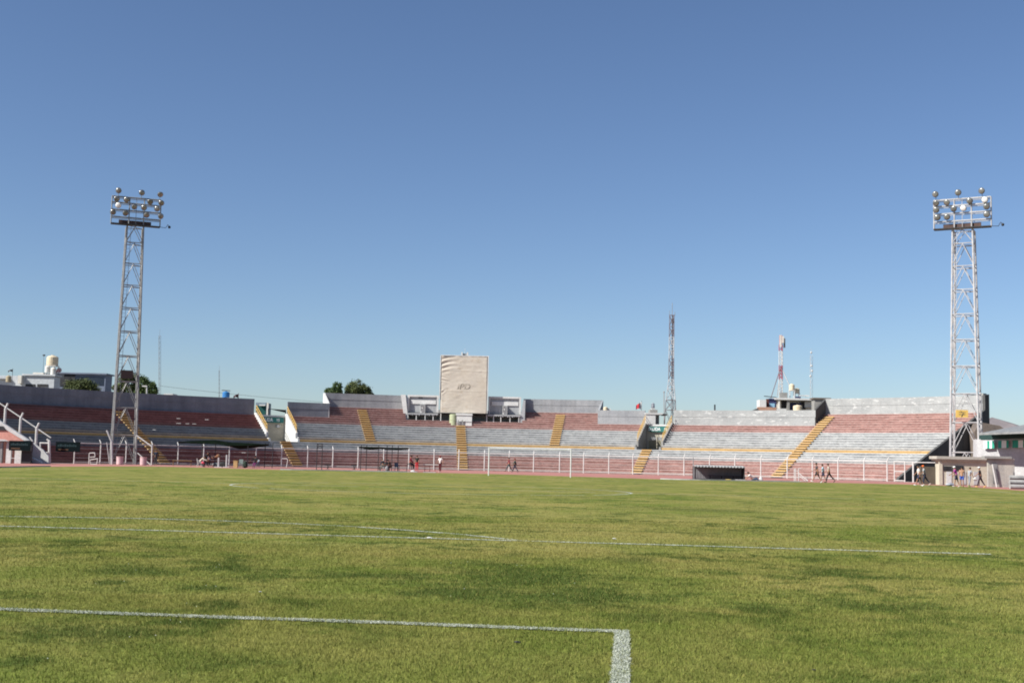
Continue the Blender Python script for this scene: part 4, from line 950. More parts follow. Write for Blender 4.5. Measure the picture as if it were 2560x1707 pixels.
# pale scraps left on the seating
for px, py, i, w, lab in ((443, 1047, 17, .5, 'pale cardboard on the higher row, left one of two there'), (444, 1058, 15, .6, 'pale cardboard leftmost of three in a line on the lower red row'), (466, 1058, 15, .45, 'pale cardboard middle of three in a line on the lower red row'), (483, 1059.5, 15, .5, 'pale cardboard rightmost of three in a line on the lower red row'), (514, 1049, 17, .5, 'pale cardboard on the higher row, alone to the right'), (384, 1074, 12, .4, 'pale cardboard on the grey rows beside the left yellow stairway'), (610, 1126, 4, .5, 'pale cardboard on the lowest rows behind the green shade net')):
    th = thpx(px, RR(i)); b = P(RR(i)+.1, th, i*H+H*.0+H); m_ = MB(); b = P(RR(i)+.12, th, (i+1)*H); m_.box(b, RH*w, FH*.3, UPV*.05)
    tag(m_.build('cardboard_seat', WHITEW, loc=b), lab, 'cardboard', 'cardboard left on the rows')
b = P(RR(11)+.2, thpx(1472, RR(11)), 11*H); m_ = MB(); m_.box(b, RH*.2, FH*.2, UPV*.38); m_.box(b+UPV*.38, RH*.1, FH*.1, UPV*.1); tag(m_.build('bottle', WHITEW, loc=b), 'small white bottle standing on the yellow walkway edge', 'bottle')

# ------------------------------------------------------------------ right side buildings
ks = thing('kiosk', 'low beige flat roofed building at the foot of the right floodlight tower', 'building', gp(2400, 122))
v_ = 120.
m_ = MB(); ua, ub, z0_, z1_ = pb(m_, 2352, 2470, 1153, v_, 1.6); m_.build('wall', CREAM, ks)
m_ = MB(); pb(m_, 2342, 2478, 1141, v_-.35, 2.2, pyb=1148); m_.build('roof', mat('pale_slab', (.42, .40, .35), (.34, .32, .28), .7, .9), ks)
m_ = MB(); pb(m_, 2346, 2474, 1148.2, v_-.2, 2.0, pyb=1153); m_.build('cornice', CREAM, ks)
for a, b_, t, bo in ((2359, 2381, 1165, 1177), (2385, 2409, 1164, 1176)):
    m_ = MB(); pb(m_, a, b_, t, v_-.06, .1, pyb=bo); o = m_.build('window', DARK, ks)
m_ = MB(); pb(m_, 2302, 2341, 1166, v_+1.5, .6); m_.build('dark_doorway', mat('brown_panel', (.10, .085, .065), None, 1, .8), ks)
m_ = MB(); pb(m_, 2348, 2356, 1153, v_-.1, .2); m_.build('pillar', CREAM, ks)
for px in (2372, 2408, 2440):
    m_ = MB(); u_, z_ = uz(px, 1176, v_); m_.ubox(u_-.25, u_+.25, v_-.05, v_+.05, .1, z_-.1); m_.build('door_panel', GALVL if px > 2380 else WHITEW, ks)
pw = MB(); v2 = 112.; pb(pw, 2470, 2536, 1146, v2, .3); 
pw_o = pw.build('wall', mat('patched_wall', (.46, .43, .37), (.30, .29, .275), .9, .85, streak=.5), loc=gp(2500, v2)); tag(pw_o, 'low patched beige wall with faded paint right of the kiosk', 'wall')
m_ = MB(); pb(m_, 2462, 2530, 1140, v2-.3, .8, pyb=1146); m_.build('coping', CONC, pw_o)
m_ = MB(); pb(m_, 2482, 2494, 1158, v2-.04, .03, pyb=1208); pb(m_, 2533, 2537, 1180, v2-.04, .03, pyb=1209); m_.build('grey_panel', GALV, pw_o)
m_ = MB(); m_.tube(pt(2481, 1160, v2-.3), gp(2492, v2-.3), .07); m_.build('leaning_pipe', WPAINT, pw_o)
# changing rooms with green stripes
gb = thing('clubhouse', 'grey building with a green and white striped window band under a wide grey roof', 'building', gp(2540, 125))
v_ = 124.; BG = mat('clubhouse_wall', (.43, .43, .43), (.36, .36, .365), .5, .85, streak=.2)
m_ = MB(); ua, z1_ = uz(2442, 1085, v_); ub, _ = uz(2700, 1085, v_-8)
def wallpoly(pa, va, pb2, vb, ya, yb, yc, yd, dep):  # sloping-away wall
    m = MB(); A, B, Cc, D = pt(pa, ya, va), pt(pb2, yb, vb), pt(pb2, yd, vb), pt(pa, yc, va); m.prism([D, Cc, B, A], FH*dep); return m
wallpoly(2442, 126, 2680, 118, 1098, 1086, 1215, 1225, 1.0).build('wall', BG, gb)
wallpoly(2452, 125.6, 2680, 117.6, 1085, 1076, 1099, 1090, .5).build('upper_shadow_band', mat('eave_shade_green', (.02, .05, .045), None, 1, .8), gb)  # dark strip standing in for the shade below the roof edge
GRN = mat('window_green', (.02, .30, .20), (.02, .24, .17), 2, .5); WHT = mat('window_white', (.72, .76, .72), (.64, .68, .64), 2, .6)
for i, px in enumerate(range(2462, 2600, 6)):
    k = (0, 1, 0, 1, 2, 2, 1, 0, 0, 1, 2, 2, 1, 1, 0, 0, 1, 0, 1, 2, 1, 0, 1)[i % 23]
    if k == 2: continue
    va = 125.5-(px-2442)/238*8; m_ = wallpoly(px, va, px+5.6, va-.2, 1102-(px-2462)*.025, 1102-(px-2462)*.025, 1121-(px-2462)*.03, 1121-(px-2462)*.03, .3); m_.build('window_panel', (WHT, GRN)[k], gb)
rf = MB(); A = [pt(2448, 1086, 122), pt(2700, 1066, 112), pt(2700, 1040, 112), pt(2530, 1068, 120)]
rf.prism([pt(2446, 1087.5, 122), pt(2700, 1078, 113), pt(2700, 1040, 120), pt(2500, 1077, 127)], UPV*.18)
rf.build('roof', GALV, gb)
# brown rocky roof structure behind
m_ = MB(); m_.prism([pt(2436, 1079, 150), pt(2520, 1079, 150), pt(2500, 1064, 150), pt(2450, 1055, 150)], FH*4)
m_.prism([gp(2438, 150), gp(2520, 150), pt(2520, 1079.1, 150), pt(2436, 1079.1, 150)], FH*4)
tag(m_.build('brown_shed', mat('brown_sheet', (.19, .15, .12), (.12, .10, .09), .5, .9), loc=gp(2478, 150)), 'brown roofed shed behind the right end of the terrace', 'shed')
m_ = MB(); th = END+.9; z0_ = zh
m_.arcbox(RR(26)+.2, RR(26)+.9, 7.6, zh+2.4, END-.45, END+.0); m_.build('end_pier', CONC, gs)
for k, (a, b_) in enumerate(((2531, 2562), )):
    for j in range(3):
        m_ = MB(); b = gp(2548, 101+j*.5); m_.tube(b-RH*.75+UPV*(.2+.36*j-.0)+FH*(j*.05), b+RH*.75+UPV*(.2+.36*j), .19, n=12)
        tag(m_.build('rolled_mat', mat('pale_roll', (.34, .335, .32), (.22, .215, .21), 2, .8), loc=b), ('bottom', 'middle', 'top')[j]+' roll of the pale mat pile at the right edge', 'mat', 'rolled mats at the right')

# ------------------------------------------------------------------ people
SK1 = mat('skin_brown', (.30, .155, .095), (.26, .13, .08), 6, .6, fine=.05)
HAIR = mat('dark_hair', (.012, .010, .009), None, 5, .6)
EYE = mat('eye_dark', (.02, .015, .01), None, 5, .3)
def cl(name, c): return mat('cloth_'+name, c, tuple(x*.75 for x in c), 4, .9, fine=.1)
TMPD = None
def skin_mesh(name, verts, edges, radii, mm, parent, root=0, sub=1, flatten=1.0):
    me = bpy.data.meshes.new(name); me.from_pydata([tuple(v) for v in verts], edges, [])
    ob = bpy.data.objects.new(name, me); C.objects.link(ob)
    md = ob.modifiers.new('s', 'SKIN'); md.use_smooth_shade = True
    lay = me.skin_vertices[0].data
    for i, r in enumerate(radii):
        lay[i].radius = (r, r) if not isinstance(r, tuple) else r
        lay[i].use_root = (i == root)
    ss = ob.modifiers.new('u', 'SUBSURF'); ss.levels = sub; ss.render_levels = sub
    dg_ = bpy.context.evaluated_depsgraph_get(); me2 = bpy.data.meshes.new_from_object(ob.evaluated_get(dg_)); me2.name = name
    bpy.data.objects.remove(ob); me2.materials.clear(); me2.materials.append(mm)
    o = bpy.data.objects.new(name, me2); C.objects.link(o); o.parent = parent; return o
def person(px, v, facing, label, shirt, trousers, shoes=(.5, .5, .5), hair=True, cap=None, h=1.7, lean=0, legL=(0, 0), legR=(0, 0), armL=(0, 10, 12), armR=(0, 10, 12), seat=None, shorts=False, sleeve=.5, headyaw=0, skin=SK1, roll=None, zoff=0):
    k = h/1.7; V3 = Vector
    b = gp(px, v); t = thing('person', label, 'person', b, YAW-rad(facing))
    ln = rad(lean); tx = V3((0, math.sin(ln), math.cos(ln))); fx = V3((0, math.cos(ln), -math.sin(ln)))
    hipz = 0
    pel = V3((0, 0, 0)); sp = pel+tx*.20; ch = pel+tx*.41; nk = pel+tx*.555; hb = pel+tx*.60+fx*.01; hd_ = pel+tx*.70+fx*.025; ht = pel+tx*.785+fx*.01
    def limb(side, a, kn):
        hp = V3((side*.09, 0, -.05)); a = rad(a); kn = rad(kn)
        knee = hp+V3((side*.01, math.sin(a)*.42, -math.cos(a)*.42)); ank = knee+V3((0, math.sin(a-kn)*.41, -math.cos(a-kn)*.41))
        fa = a-kn; toe = ank+V3((0, math.cos(fa)*.15, math.sin(fa)*.15-.05)); heel = ank+V3((0, -.04, -.05))
        return hp, knee, ank, toe
    def arm(side, a, e, ab):
        s_ = ch+tx*.06+V3((side*.175, 0, 0)); a = rad(a)*.8+ln*.3; e = rad(e)*.55; ab_ = rad(ab)
        el = s_+V3((side*math.sin(ab_)*.28, math.sin(a)*math.cos(ab_)*.28, -math.cos(a)*math.cos(ab_)*.28))
        wr = el+V3((side*math.sin(ab_)*.08, math.sin(a+e)*.25, -math.cos(a+e)*.25)); d = (wr-el).normalized(); return s_, el, wr, d
    LL_, RL_ = limb(-1, *legL), limb(1, *legR); LA, RA = arm(-1, *armL), arm(1, *armR)
    low = min(LL_[2].z, RL_[2].z, LL_[3].z+.06, RL_[3].z+.06, LL_[1].z+.02, RL_[1].z+.02)-.085
    off = (-low if seat is None else seat/k+.1)+zoff
    S = lambda q: (q+V3((0, 0, off)))*k
    V_, E_, R_ = [], [], []
    def av(q, r, p=None):
        V_.append(S(q)); R_.append(r*k if not isinstance(r, tuple) else (r[0]*k, r[1]*k))
        if p is not None: E_.append((p, len(V_)-1))
        return len(V_)-1
    i0 = av(pel, .115); i1 = av(sp, .115, i0); i2 = av(ch, .125, i1); i3 = av(nk, .052, i2); i4 = av(hb, .065, i3); i5 = av(hd_, .088, i4); i6 = av(ht, .06, i5)
    for (hp, knee, ank, toe) in (LL_, RL_):
        a = av(hp, .085, i0); bb = av(knee, .055, a); c_ = av(ank, .038, bb); av(toe, .033, c_)
    for side, (s_, el, wr, d) in ((-1, LA), (1, RA)):
        a = av(s_, .058, i2); bb = av(el, .042, a); c_ = av(wr, .028, bb); pm = av(wr+d*.06, .032, c_)
        px_ = V3((side, 0, 0)); px_ = (px_-d*px_.dot(d)).normalized(); qn = d.cross(px_)*side
        for f in range(4):
            o_ = qn*(.027-.018*f)*1.0; l_ = (.065, .075, .07, .055)[f]
            f1 = av(wr+d*.095+o_, .0095, pm); f2 = av(wr+d*(.095+l_*.5)+o_-px_*.008, .009, f1); av(wr+d*(.095+l_)+o_-px_*.024, .008, f2)
        f1 = av(wr+d*.04+qn*.045-px_*.01, .011, pm); av(wr+d*.085+qn*.06-px_*.02, .009, f1)
    skin_mesh('body', V_, E_, R_, skin, t, 0, 1)
    # face
    m_ = MB(); rt = Matrix.Rotation(rad(-headyaw), 3, 'Z'); HC = S(hd_)
    fa = (rt @ fx); sd_ = (rt @ V3((1, 0, 0)))
    m_.ball(HC+fa*.092*k-tx*.005, .016*k, .022*k, .026*k, 8); m_.ball(HC+sd_*.088*k, .014*k, .022*k, .032*k, 8); m_.ball(HC-sd_*.088*k, .014*k, .022*k, .032*k, 8)
    o = m_.build('nose_and_ears', skin, t, smooth=True, local=True)
    for s_ in (-1, 1):
        m_ = MB(); m_.ball(HC+fa*.082*k+sd_*s_*.032*k+tx*.02*k, .012*k, .008*k, .008*k, 6); m_.build('eye', EYE, t, local=True)
    m_ = MB(); m_.ball(HC+fa*.084*k-tx*.045*k, .024*k, .008*k, .006*k, 8); m_.build('mouth', mat('lips', (.22, .08, .06), None, 5, .6), t, local=True)
    if hair:
        m_ = MB(); m_.ball(HC-fa*.014*k+tx*.03*k, .098*k, .103*k, .088*k, 12); m_.build('hair', HAIR, t, smooth=True, local=True)
    if cap:
        m_ = MB(); m_.ball(HC+tx*.045*k-fa*.004*k, .106*k, .112*k, .082*k, 12)
        br = HC+fa*.14*k+tx*.045*k; m_.hexa([br-sd_*.07*k-fa*.06*k, br+sd_*.07*k-fa*.06*k, br+sd_*.05*k+fa*.06*k, br-sd_*.05*k+fa*.06*k]+[q+tx*.012*k for q in (br-sd_*.07*k-fa*.06*k, br+sd_*.07*k-fa*.06*k, br+sd_*.05*k+fa*.06*k, br-sd_*.05*k+fa*.06*k)])
        m_.build('cap', cl(*cap), t, smooth=False, local=True)
    # shirt
    V_, E_, R_ = [], [], []
    i0 = av(pel-tx*.10, .135); i1 = av(sp, .132, i0); i2 = av(ch, .142, i1); i3 = av(nk-tx*.035, .075, i2)
    for (s_, el, wr, d) in (LA, RA):
        a = av(s_, .073, i2)
        if sleeve > .1:
            e_ = s_+(el-s_)*min(1, sleeve*2 if sleeve < .5 else 1); bb = av(e_ if sleeve >= .99 else s_+(el-s_)*.75, .06, a)
            if sleeve >= .99: av(wr-d*.03, .042, bb)
    skin_mesh('shirt', V_, E_, R_, cl(*shirt), t, 0, 1)
    V_, E_, R_ = [], [], []
    i0 = av(pel+tx*.07, .122)
    for (hp, knee, ank, toe) in (LL_, RL_):
        a = av(hp, .10, i0)
        if shorts: av(hp+(knee-hp)*.8, .088, a)
        else: bb = av(knee, .07, a); av(ank+(knee-ank)*.08, .056, bb)
    skin_mesh('shorts' if shorts else 'trousers', V_, E_, R_, cl(*trousers), t, 0, 1)
    for (hp, knee, ank, toe) in (LL_, RL_):
        m_ = MB(); a, c_ = S(ank), S(toe); dd = (c_-a); m_.ball(a+dd*.42-V3((0, 0, .025*k)), .048*k, .14*k, .045*k, 10, rot=Matrix.Rotation(math.atan2(dd.z+.03, max(abs(dd.y), .01)), 3, 'X')); m_.build('shoe', cl('shoe_%d' % int(shoes[0]*100), shoes), t, smooth=True, local=True)
    return t
person(389, 142, 170, 'person standing alone in dark navy clothes below the left yellow stairway', ('navy', (.025, .03, .05)), ('darkgrey', (.04, .045, .05)), (.04, .04, .04), legL=(6, 4), legR=(-4, 2), sleeve=1)
person(499, 135, 80, 'person in a cream shirt bent forward on a pale chair at the left', ('cream', (.62, .58, .48)), ('stripegrey', (.20, .21, .22)), (.3, .3, .3), lean=42, legL=(80, 85), legR=(70, 80), armL=(60, 30, 10), armR=(50, 30, 10), seat=.46, sleeve=.99)
person(512, 135.5, 120, 'person all in black crouching over in the middle of the left group', ('black', (.015, .015, .018)), ('black', (.015, .015, .018)), (.05, .05, .05), lean=40, legL=(50, 60), legR=(15, 30), armL=(50, 20, 10), armR=(40, 30, 10), sleeve=.99)
person(523, 136, -80, 'person in a white and violet shirt kneeling at the right of the left group', ('lilac', (.55, .48, .62)), ('black', (.015, .015, .018)), (.35, .2, .2), lean=30, legL=(60, 110), legR=(10, 100), armL=(70, 10, 10), armR=(60, 20, 10))
person(640, 136, 200, 'person in a dark hat seated on a chair wearing black and purple', ('black', (.015, .015, .018)), ('purple', (.16, .03, .12)), (.05, .05, .05), cap=('black', (.015, .015, .018)), lean=15, legL=(85, 80), legR=(85, 80), armL=(60, 10, 40), armR=(60, 10, 40), seat=.46, sleeve=.99)
person(958, 134, -60, 'person in dark clothes with a white collar seated on the central chair', ('darkslate', (.05, .055, .065)), ('greygreen', (.14, .15, .14)), (.5, .45, .42), lean=12, legL=(85, 85), legR=(80, 80), armL=(30, 40, 10), armR=(30, 40, 10), seat=.46, sleeve=.99)
person(976, 132, -120, 'person in black squatting low beside the seated person in the centre', ('black', (.015, .015, .018)), ('black', (.015, .015, .018)), (.04, .04, .04), lean=25, legL=(95, 140), legR=(90, 135), armL=(60, 20, 10), armR=(60, 20, 10), sleeve=.99)
person(1024, 133, 85, 'person in a maroon jacket and cap sitting on a high stool', ('maroon', (.16, .015, .03)), ('black', (.015, .015, .018)), (.62, .35, .38), cap=('black', (.015, .015, .018)), lean=10, legL=(75, 70), legR=(60, 55), armL=(20, 30, 10), armR=(30, 40, 10), seat=.83, sleeve=.99)
person(1042, 149, 180, 'person standing in a black vest and red trousers facing the pitch', ('blackvest', (.03, .035, .03)), ('redt', (.60, .04, .05)), (.65, .08, .08), armL=(10, 60, 8), armR=(10, 60, 8), sleeve=.3)
person(1100, 136.5, -150, 'person in a white shirt and dark red cap standing at the white topped table', ('white', (.72, .68, .66)), ('darkred', (.10, .02, .025)), (.6, .5, .48), cap=('maroonc', (.25, .03, .04)), armL=(-20, 80, 35), armR=(-10, 70, 35), sleeve=.5, legL=(4, 2), legR=(-2, 2))
person(1272, 155, -85, 'person in a maroon top and dark trousers striding left inside the goal frame', ('maroon2', (.20, .03, .05)), ('darkteal', (.05, .08, .085)), (.08, .08, .08), cap=('blackc', (.03, .03, .03)), legL=(30, 5), legR=(-24, 14), armL=(-30, 15, 12), armR=(28, 25, 12), sleeve=.99, h=1.78)
person(1287, 156, -85, 'person in a dark green top walking left behind the striding one', ('green', (.03, .08, .07)), ('navyt', (.04, .045, .075)), (.5, .5, .5), cap=('redc', (.22, .05, .05)), legL=(-22, 18), legR=(24, 6), armL=(28, 25, 14), armR=(-30, 15, 14), sleeve=.99, h=1.66)
person(1882, 118.5, 95, 'person lying back on the track beside the low dugout with knees up', ('white', (.72, .68, .66)), ('navy2', (.04, .07, .12)), (.5, .5, .5), lean=-38, legL=(112, 75), legR=(95, 40), armL=(-40, 10, 20), armR=(-40, 10, 20), seat=.08, sleeve=.4, shorts=False)
person(2043, 115.5, -75, 'runner in a black and white top striding left, leftmost of the three by the fence', ('blackwhite', (.07, .06, .07)), ('blacks', (.03, .03, .035)), (.72, .72, .72), lean=5, legL=(34, 12), legR=(-22, 16), armL=(-35, 60, 10), armR=(30, 70, 10), sleeve=.2, shorts=True, h=1.78)
person(2058, 117, -75, 'runner in a light blue shirt, middle of the three by the fence', ('skyblue', (.42, .62, .72)), ('navys', (.05, .05, .09)), (.35, .3, .25), lean=5, legL=(-18, 14), legR=(22, 8), armL=(25, 60, 10), armR=(-30, 50, 10), shorts=True, h=1.66)
person(2072, 116.5, -75, 'runner in a beige shirt and black tights, rightmost of the three by the fence', ('beige', (.50, .44, .38)), ('blackt', (.03, .03, .035)), (.05, .05, .05), lean=4, legL=(20, 5), legR=(-34, 12), armL=(-20, 60, 12), armR=(20, 60, 12), h=1.76)
person(2298, 107.5, -80, 'person in a white shirt and dark shorts walking left at the far right', ('white', (.72, .68, .66)), ('navys', (.05, .05, .09)), (.75, .75, .75), lean=6, legL=(24, 8), legR=(-20, 15), armL=(-25, 40, 12), armR=(25, 40, 12), shorts=True, h=1.72)
person(2311, 109, -80, 'person in an orange cap and grey shirt with yellow striped trousers', ('grey', (.33, .35, .36)), ('darkblue', (.03, .035, .06)), (.6, .5, .15), cap=('orange', (.80, .16, .03)), lean=6, legL=(10, 2), legR=(-32, 10), armL=(20, 60, 10), armR=(-15, 40, 10), h=1.72)
person(2391, 106, -60, 'person in a magenta and purple top with a white cap at the far right', ('magenta', (.38, .05, .30)), ('blackp', (.04, .04, .07)), (.5, .35, .3), cap=('whitec', (.78, .78, .78)), lean=10, legL=(12, 4), legR=(-14, 8), armL=(30, 60, 12), armR=(10, 50, 12), shorts=True, h=1.68)
person(2405, 107, 20, 'person in a tan top and bright blue shorts beside the magenta top', ('tan', (.42, .24, .15)), ('brightblue', (.04, .10, .45)), (.25, .55, .12), legL=(6, 4), legR=(-6, 4), armL=(-10, 30, 10), armR=(10, 30, 10), sleeve=.2, shorts=True, h=1.64)
person(2424, 109, 70, 'person in grey clothes standing between the blue shorts and the black top', ('grey2', (.36, .37, .40)), ('grey3', (.28, .29, .33)), (.25, .25, .3), lean=6, legL=(5, 4), legR=(-8, 10), armL=(20, 30, 10), armR=(10, 30, 10), h=1.62)
person(2451, 106.5, -70, 'person in a black top with a white cap walking left, rightmost of all', ('blacktop', (.03, .025, .035)), ('darkmix', (.06, .04, .05)), (.70, .45, .12), cap=('whitec', (.78, .78, .78)), lean=5, legL=(20, 6), legR=(-22, 12), armL=(30, 40, 12), armR=(-15, 40, 12), h=1.70, sleeve=.5)

# ------------------------------------------------------------------ behind the terrace
LEAF = None
def leafmat(name, c1, c2):
    m = mat(name, c1, c2, .9, .7, fine=.35); return m
LF1 = leafmat('foliage_olive', (.105, .125, .04), (.05, .068, .025)); LF2 = leafmat('foliage_green', (.095, .14, .04), (.045, .075, .025)); BARK = mat('bark', (.12, .09, .06), None, 2, .9)
def tree(px, v, pybase, blobs, label, lm, n=7500, group='trees beyond the terrace', leaf=.17):
    b = gp(px, v); t = thing('tree', label, 'tree', b, 0, group)
    V = []; cs = []
    m_ = MB()
    tops = [pt(q[0], q[1], v) for q in blobs]; base_z = min(q.z for q in tops)*.55
    m_.tube(b, b+UPV*base_z, .35, .22, 8)
    for q in tops: mid = (b+UPV*base_z)*.5+q*.5+Vector((random.uniform(-.4, .4), 0, -.3)); m_.tube(b+UPV*base_z, mid, .18, .11, 6); m_.tube(mid, q, .11, .03, 6)
    m_.build('trunk', BARK, t)
    tot = sum(q[2]*q[3] for q in blobs); vs = []; fs = []
    for q, cen in zip(blobs, tops):
        rx, rz = q[2]*v/FPX, q[3]*v/FPX; nn = int(1.6*n*q[2]*q[3]/tot)
        sub = [(Vector((random.gauss(0, 1), random.gauss(0, 1), random.gauss(0, 1))).normalized()*random.uniform(.55, .95), random.uniform(.18, .38)) for _ in range(34)]
        for _ in range(nn):
            sc, sr = random.choice(sub); d = sc+Vector((random.gauss(0, 1), random.gauss(0, 1), random.gauss(0, 1)))*sr*.5
            p = cen+RH*d.x*rx+FH*d.y*rx*.9+UPV*d.z*rz
            a = Vector((random.gauss(0, 1), random.gauss(0, 1), random.gauss(0, 1))).normalized(); c_ = a.orthogonal().normalized()*leaf*random.uniform(.5, 1.1); e = a.cross(c_).normalized()*leaf*.5
            k = len(vs); off = b; vs += [p-c_-off, p+e-off, p+c_-off, p-e-off]; fs.append((k, k+1, k+2, k+3))
    me = bpy.data.meshes.new('crown'); me.from_pydata([tuple(q) for q in vs], [], fs); me.materials.append(lm)
    o = bpy.data.objects.new('crown', me); C.objects.link(o); o.parent = t
tree(205, 205, 975, [(200, 966, 34, 22), (180, 972, 26, 14), (222, 972, 24, 16)], 'broad low olive green tree in front of the dark office block', LF1, 5000)
tree(318, 200, 975, [(318, 955, 28, 27), (300, 972, 20, 20), (335, 975, 18, 18)], 'bushy green tree seen through the legs of the left floodlight tower', LF1, 5000)
tree(368, 198, 975, [(358, 962, 14, 26), (378, 974, 17, 22), (352, 982, 16, 18)], 'dark green tree just right of the left floodlight tower', LF2, 4200)
tree(836, 230, 975, [(840, 972, 16, 17), (826, 980, 14, 12), (848, 982, 8, 20)], 'smaller rounded tree above the left end of the tall parapet', LF2, 3600)
tree(898, 232, 975, [(890, 972, 24, 22), (880, 980, 18, 22), (912, 982, 18, 20), (925, 988, 10, 12)], 'larger dark tree above the tall left parapet', LF1, 5200)
def wires(name, label, pts, r, v):
    m_ = MB(); m_.path(pts, r, 4); tag(m_.build(name, DARK, loc=pts[0]), label, 'cable')
a_, b_ = pt(398, 964, 240), pt(1075, 1020, 230); wires('power_cable', 'thin power cable sagging over the left part of the terrace', [a_.lerp(b_, i/12)+UPV*(-2.2*(i/12)*(1-i/12)) for i in range(13)], .035, 240)
WH = mat('rendered_white', (.48, .50, .52), (.40, .42, .44), .3, .9); NAVY = mat('navy_sheet', (.03, .035, .10), None, 1, .7); OFFW = mat('off_white', (.62, .60, .55), (.55, .52, .46), .6, .85)
TANKM = mat('cream_tank', (.62, .53, .38), (.54, .45, .32), .8, .6)
h1 = thing('house', 'low white flat roofed house behind the far left of the terrace', 'house', gp(60, 226)); v_ = 224.
m_ = MB(); pb(m_, -70, 136, 939, v_, 3); m_.build('wall', WH, h1)
m_ = MB(); pb(m_, -40, 20, 941, v_-.6, 4, pyb=946); pb(m_, 55, 138, 935, v_-.3, 3.5, pyb=939); m_.build('roof', WH, h1)
for a, b_ in ((64, 88), (93, 120)): m_ = MB(); pb(m_, a, b_, 960, v_-.08, .2, pyb=967); m_.build('window', DARK, h1)
m_ = MB(); pb(m_, 45, 54, 938, v_-1, 1, pyb=958); m_.build('chimney', OFFW, h1)
m_ = MB(); pb(m_, 82, 108, 931, v_+1, 3, pyb=940); m_.build('rooftop_room', OFFW, h1)
def tank(px, pyt, pyb_, v, w, mm, label, stand_to=None, group=None):
    u, z1_ = uz(px, pyt, v); z0_ = uz(px, pyb_, v)[1]; r = w*v/FPX/2; h_ = z1_-z0_; b = W(u, v, z0_)
    t = thing('water_tank', label, 'water tank', b, 0, group)
    m_ = MB(); m_.lathe(b, [(r*.97, 0), (r, h_*.05), (r, h_*.38), (r*1.03, h_*.40), (r, h_*.42), (r, h_*.80), (r*.75, h_*.90), (r*.3, h_*.96)], 20); m_.build('body', mm, t)
    m_ = MB(); m_.lathe(b+UPV*h_*.95, [(r*.3, 0), (r*.32, h_*.03), (r*.28, h_*.06)], 12); m_.build('lid', mm, t)
    if stand_to is not None:
        m_ = MB(); zz = stand_to; m_.box(b-UPV*.14, RH*r*2, FH*r*2, UPV*.13)
        for sx in (-1, 1):
            for sy in (-1, 1): m_.tube(b+RH*sx*r*.8+FH*sy*r*.8-UPV*.1, W(u, v, zz)+RH*sx*r*.8+FH*sy*r*.8, .07)
        m_.build('stand', WPAINT, t)
    return t
tank(132, 888, 914, 226, 28, TANKM, 'big cream water tank standing high above the low white house', 18.2-6, 'rooftop tanks at the left')
tank(119.5, 914, 931, 225, 13, OFFW, 'white tank below and left of the big cream one', None, 'rooftop tanks at the left')
tank(134, 918, 938, 225, 13, OFFW, 'white tank directly below the big cream one', None, 'rooftop tanks at the left')
m_ = MB(); pb(m_, 108, 146, 933, 226.5, 3, pyb=945); tag(m_.build('tank_plinth', CONC, loc=gp(127, 227)), 'concrete plinth carrying the tanks at the left', 'plinth')
tank(22, 938, 955, 220, 13, mat('tan_tank', (.36, .30, .20), None, 1, .7), 'small dull tan tank on the low white house at the far left', None, 'rooftop tanks at the left')
bd = thing('office_block', 'dark blue grey flat roofed block beyond the low olive tree', 'building', gp(210, 245)); v_ = 242.
BLUEG = mat('blue_grey_wall', (.17, .20, .26), (.13, .15, .20), .3, .9)
m_ = MB(); pb(m_, 134, 264.5, 934, v_, 4); m_.build('wall', BLUEG, bd)
m_ = MB(); pb(m_, 132, 266.5, 931.5, v_-.4, 5, pyb=935); m_.build('roof', BLUEG, bd)
m_ = MB(); pb(m_, 190, 260, 942, v_-.06, .2, pyb=963); o = m_.build('window_band', mat('dark_glass', (.03, .04, .06), None, 1, .2), bd)
m_ = MB(); pb(m_, 136, 188, 934.8, v_-.1, .3, pyb=965); m_.build('shaded_bay', DARK, bd)
m_ = MB(); q = pt(148, 925, 227); m_.ball(q, .5, .3, .45); m_.ball(q-RH*.6-UPV*.3, .3); m_.tube(q, Vector((q.x, q.y, 12)), .04); tag(m_.build('red_ornament', mat('red_cloth', (.40, .03, .04), (.5, .45, .45), .9, .8), loc=q), 'red and white cloth bundle on a pole beside the tanks', 'flag')
def flag(px, pyt, pyb_, v, w, mats_, label):
    u, z1_ = uz(px, pyt, v); z0_ = uz(px, pyb_+25, v)[1]; t = thing('flag', label, 'flag', W(u, v, z0_))
    m_ = MB(); m_.tube(W(u, v, z0_), W(u, v, z1_), .035); m_.build('pole', DARK, t)
    zz = uz(px, pyb_, v)[1]; n = len(mats_)
    m_ = MB()
    for k in range(8):
        f0, f1 = k/8, (k+1)/8; hh = (z1_-zz)
        def F(f, lo): return W(u-w*f*(.9), v+.15*math.sin(f*9), (zz if lo else z1_-.1)-f*hh*(.45 if not lo else .05)+(0 if not lo else .25*math.sin(f*3)))
        m_.quad(F(f0, 1), F(f1, 1), F(f1, 0), F(f0, 0), int(k*n/8))
    m_.build('cloth', mats_, t); return t
RC = mat('flag_red', (.45, .03, .04), None, 2, .8); WC = mat('flag_white', (.62, .60, .60), None, 2, .8); BC = mat('flag_black', (.03, .025, .03), (.12, .03, .03), 2, .8)
flag(1604, 1002, 1024, 205, 1.0, [WC, RC, RC], 'red and white flag left of the white hut above the green exit sign')
flag(596.5, 982, 996, 200, .9, [BC], 'small black flag right of the blue water tank')
flag(32, 921, 931, 215, .9, [BC], 'dark flag on the low white house at the far left')
m_ = MB(); q = pt(110, 888, 226); m_.ball(q, .3, .2, .15); m_.tube(q, Vector((q.x, q.y, 12.2)), .025); tag(m_.build('wind_vane', DARK, loc=q), 'dark vane on a thin rod left of the big cream tank', 'vane')
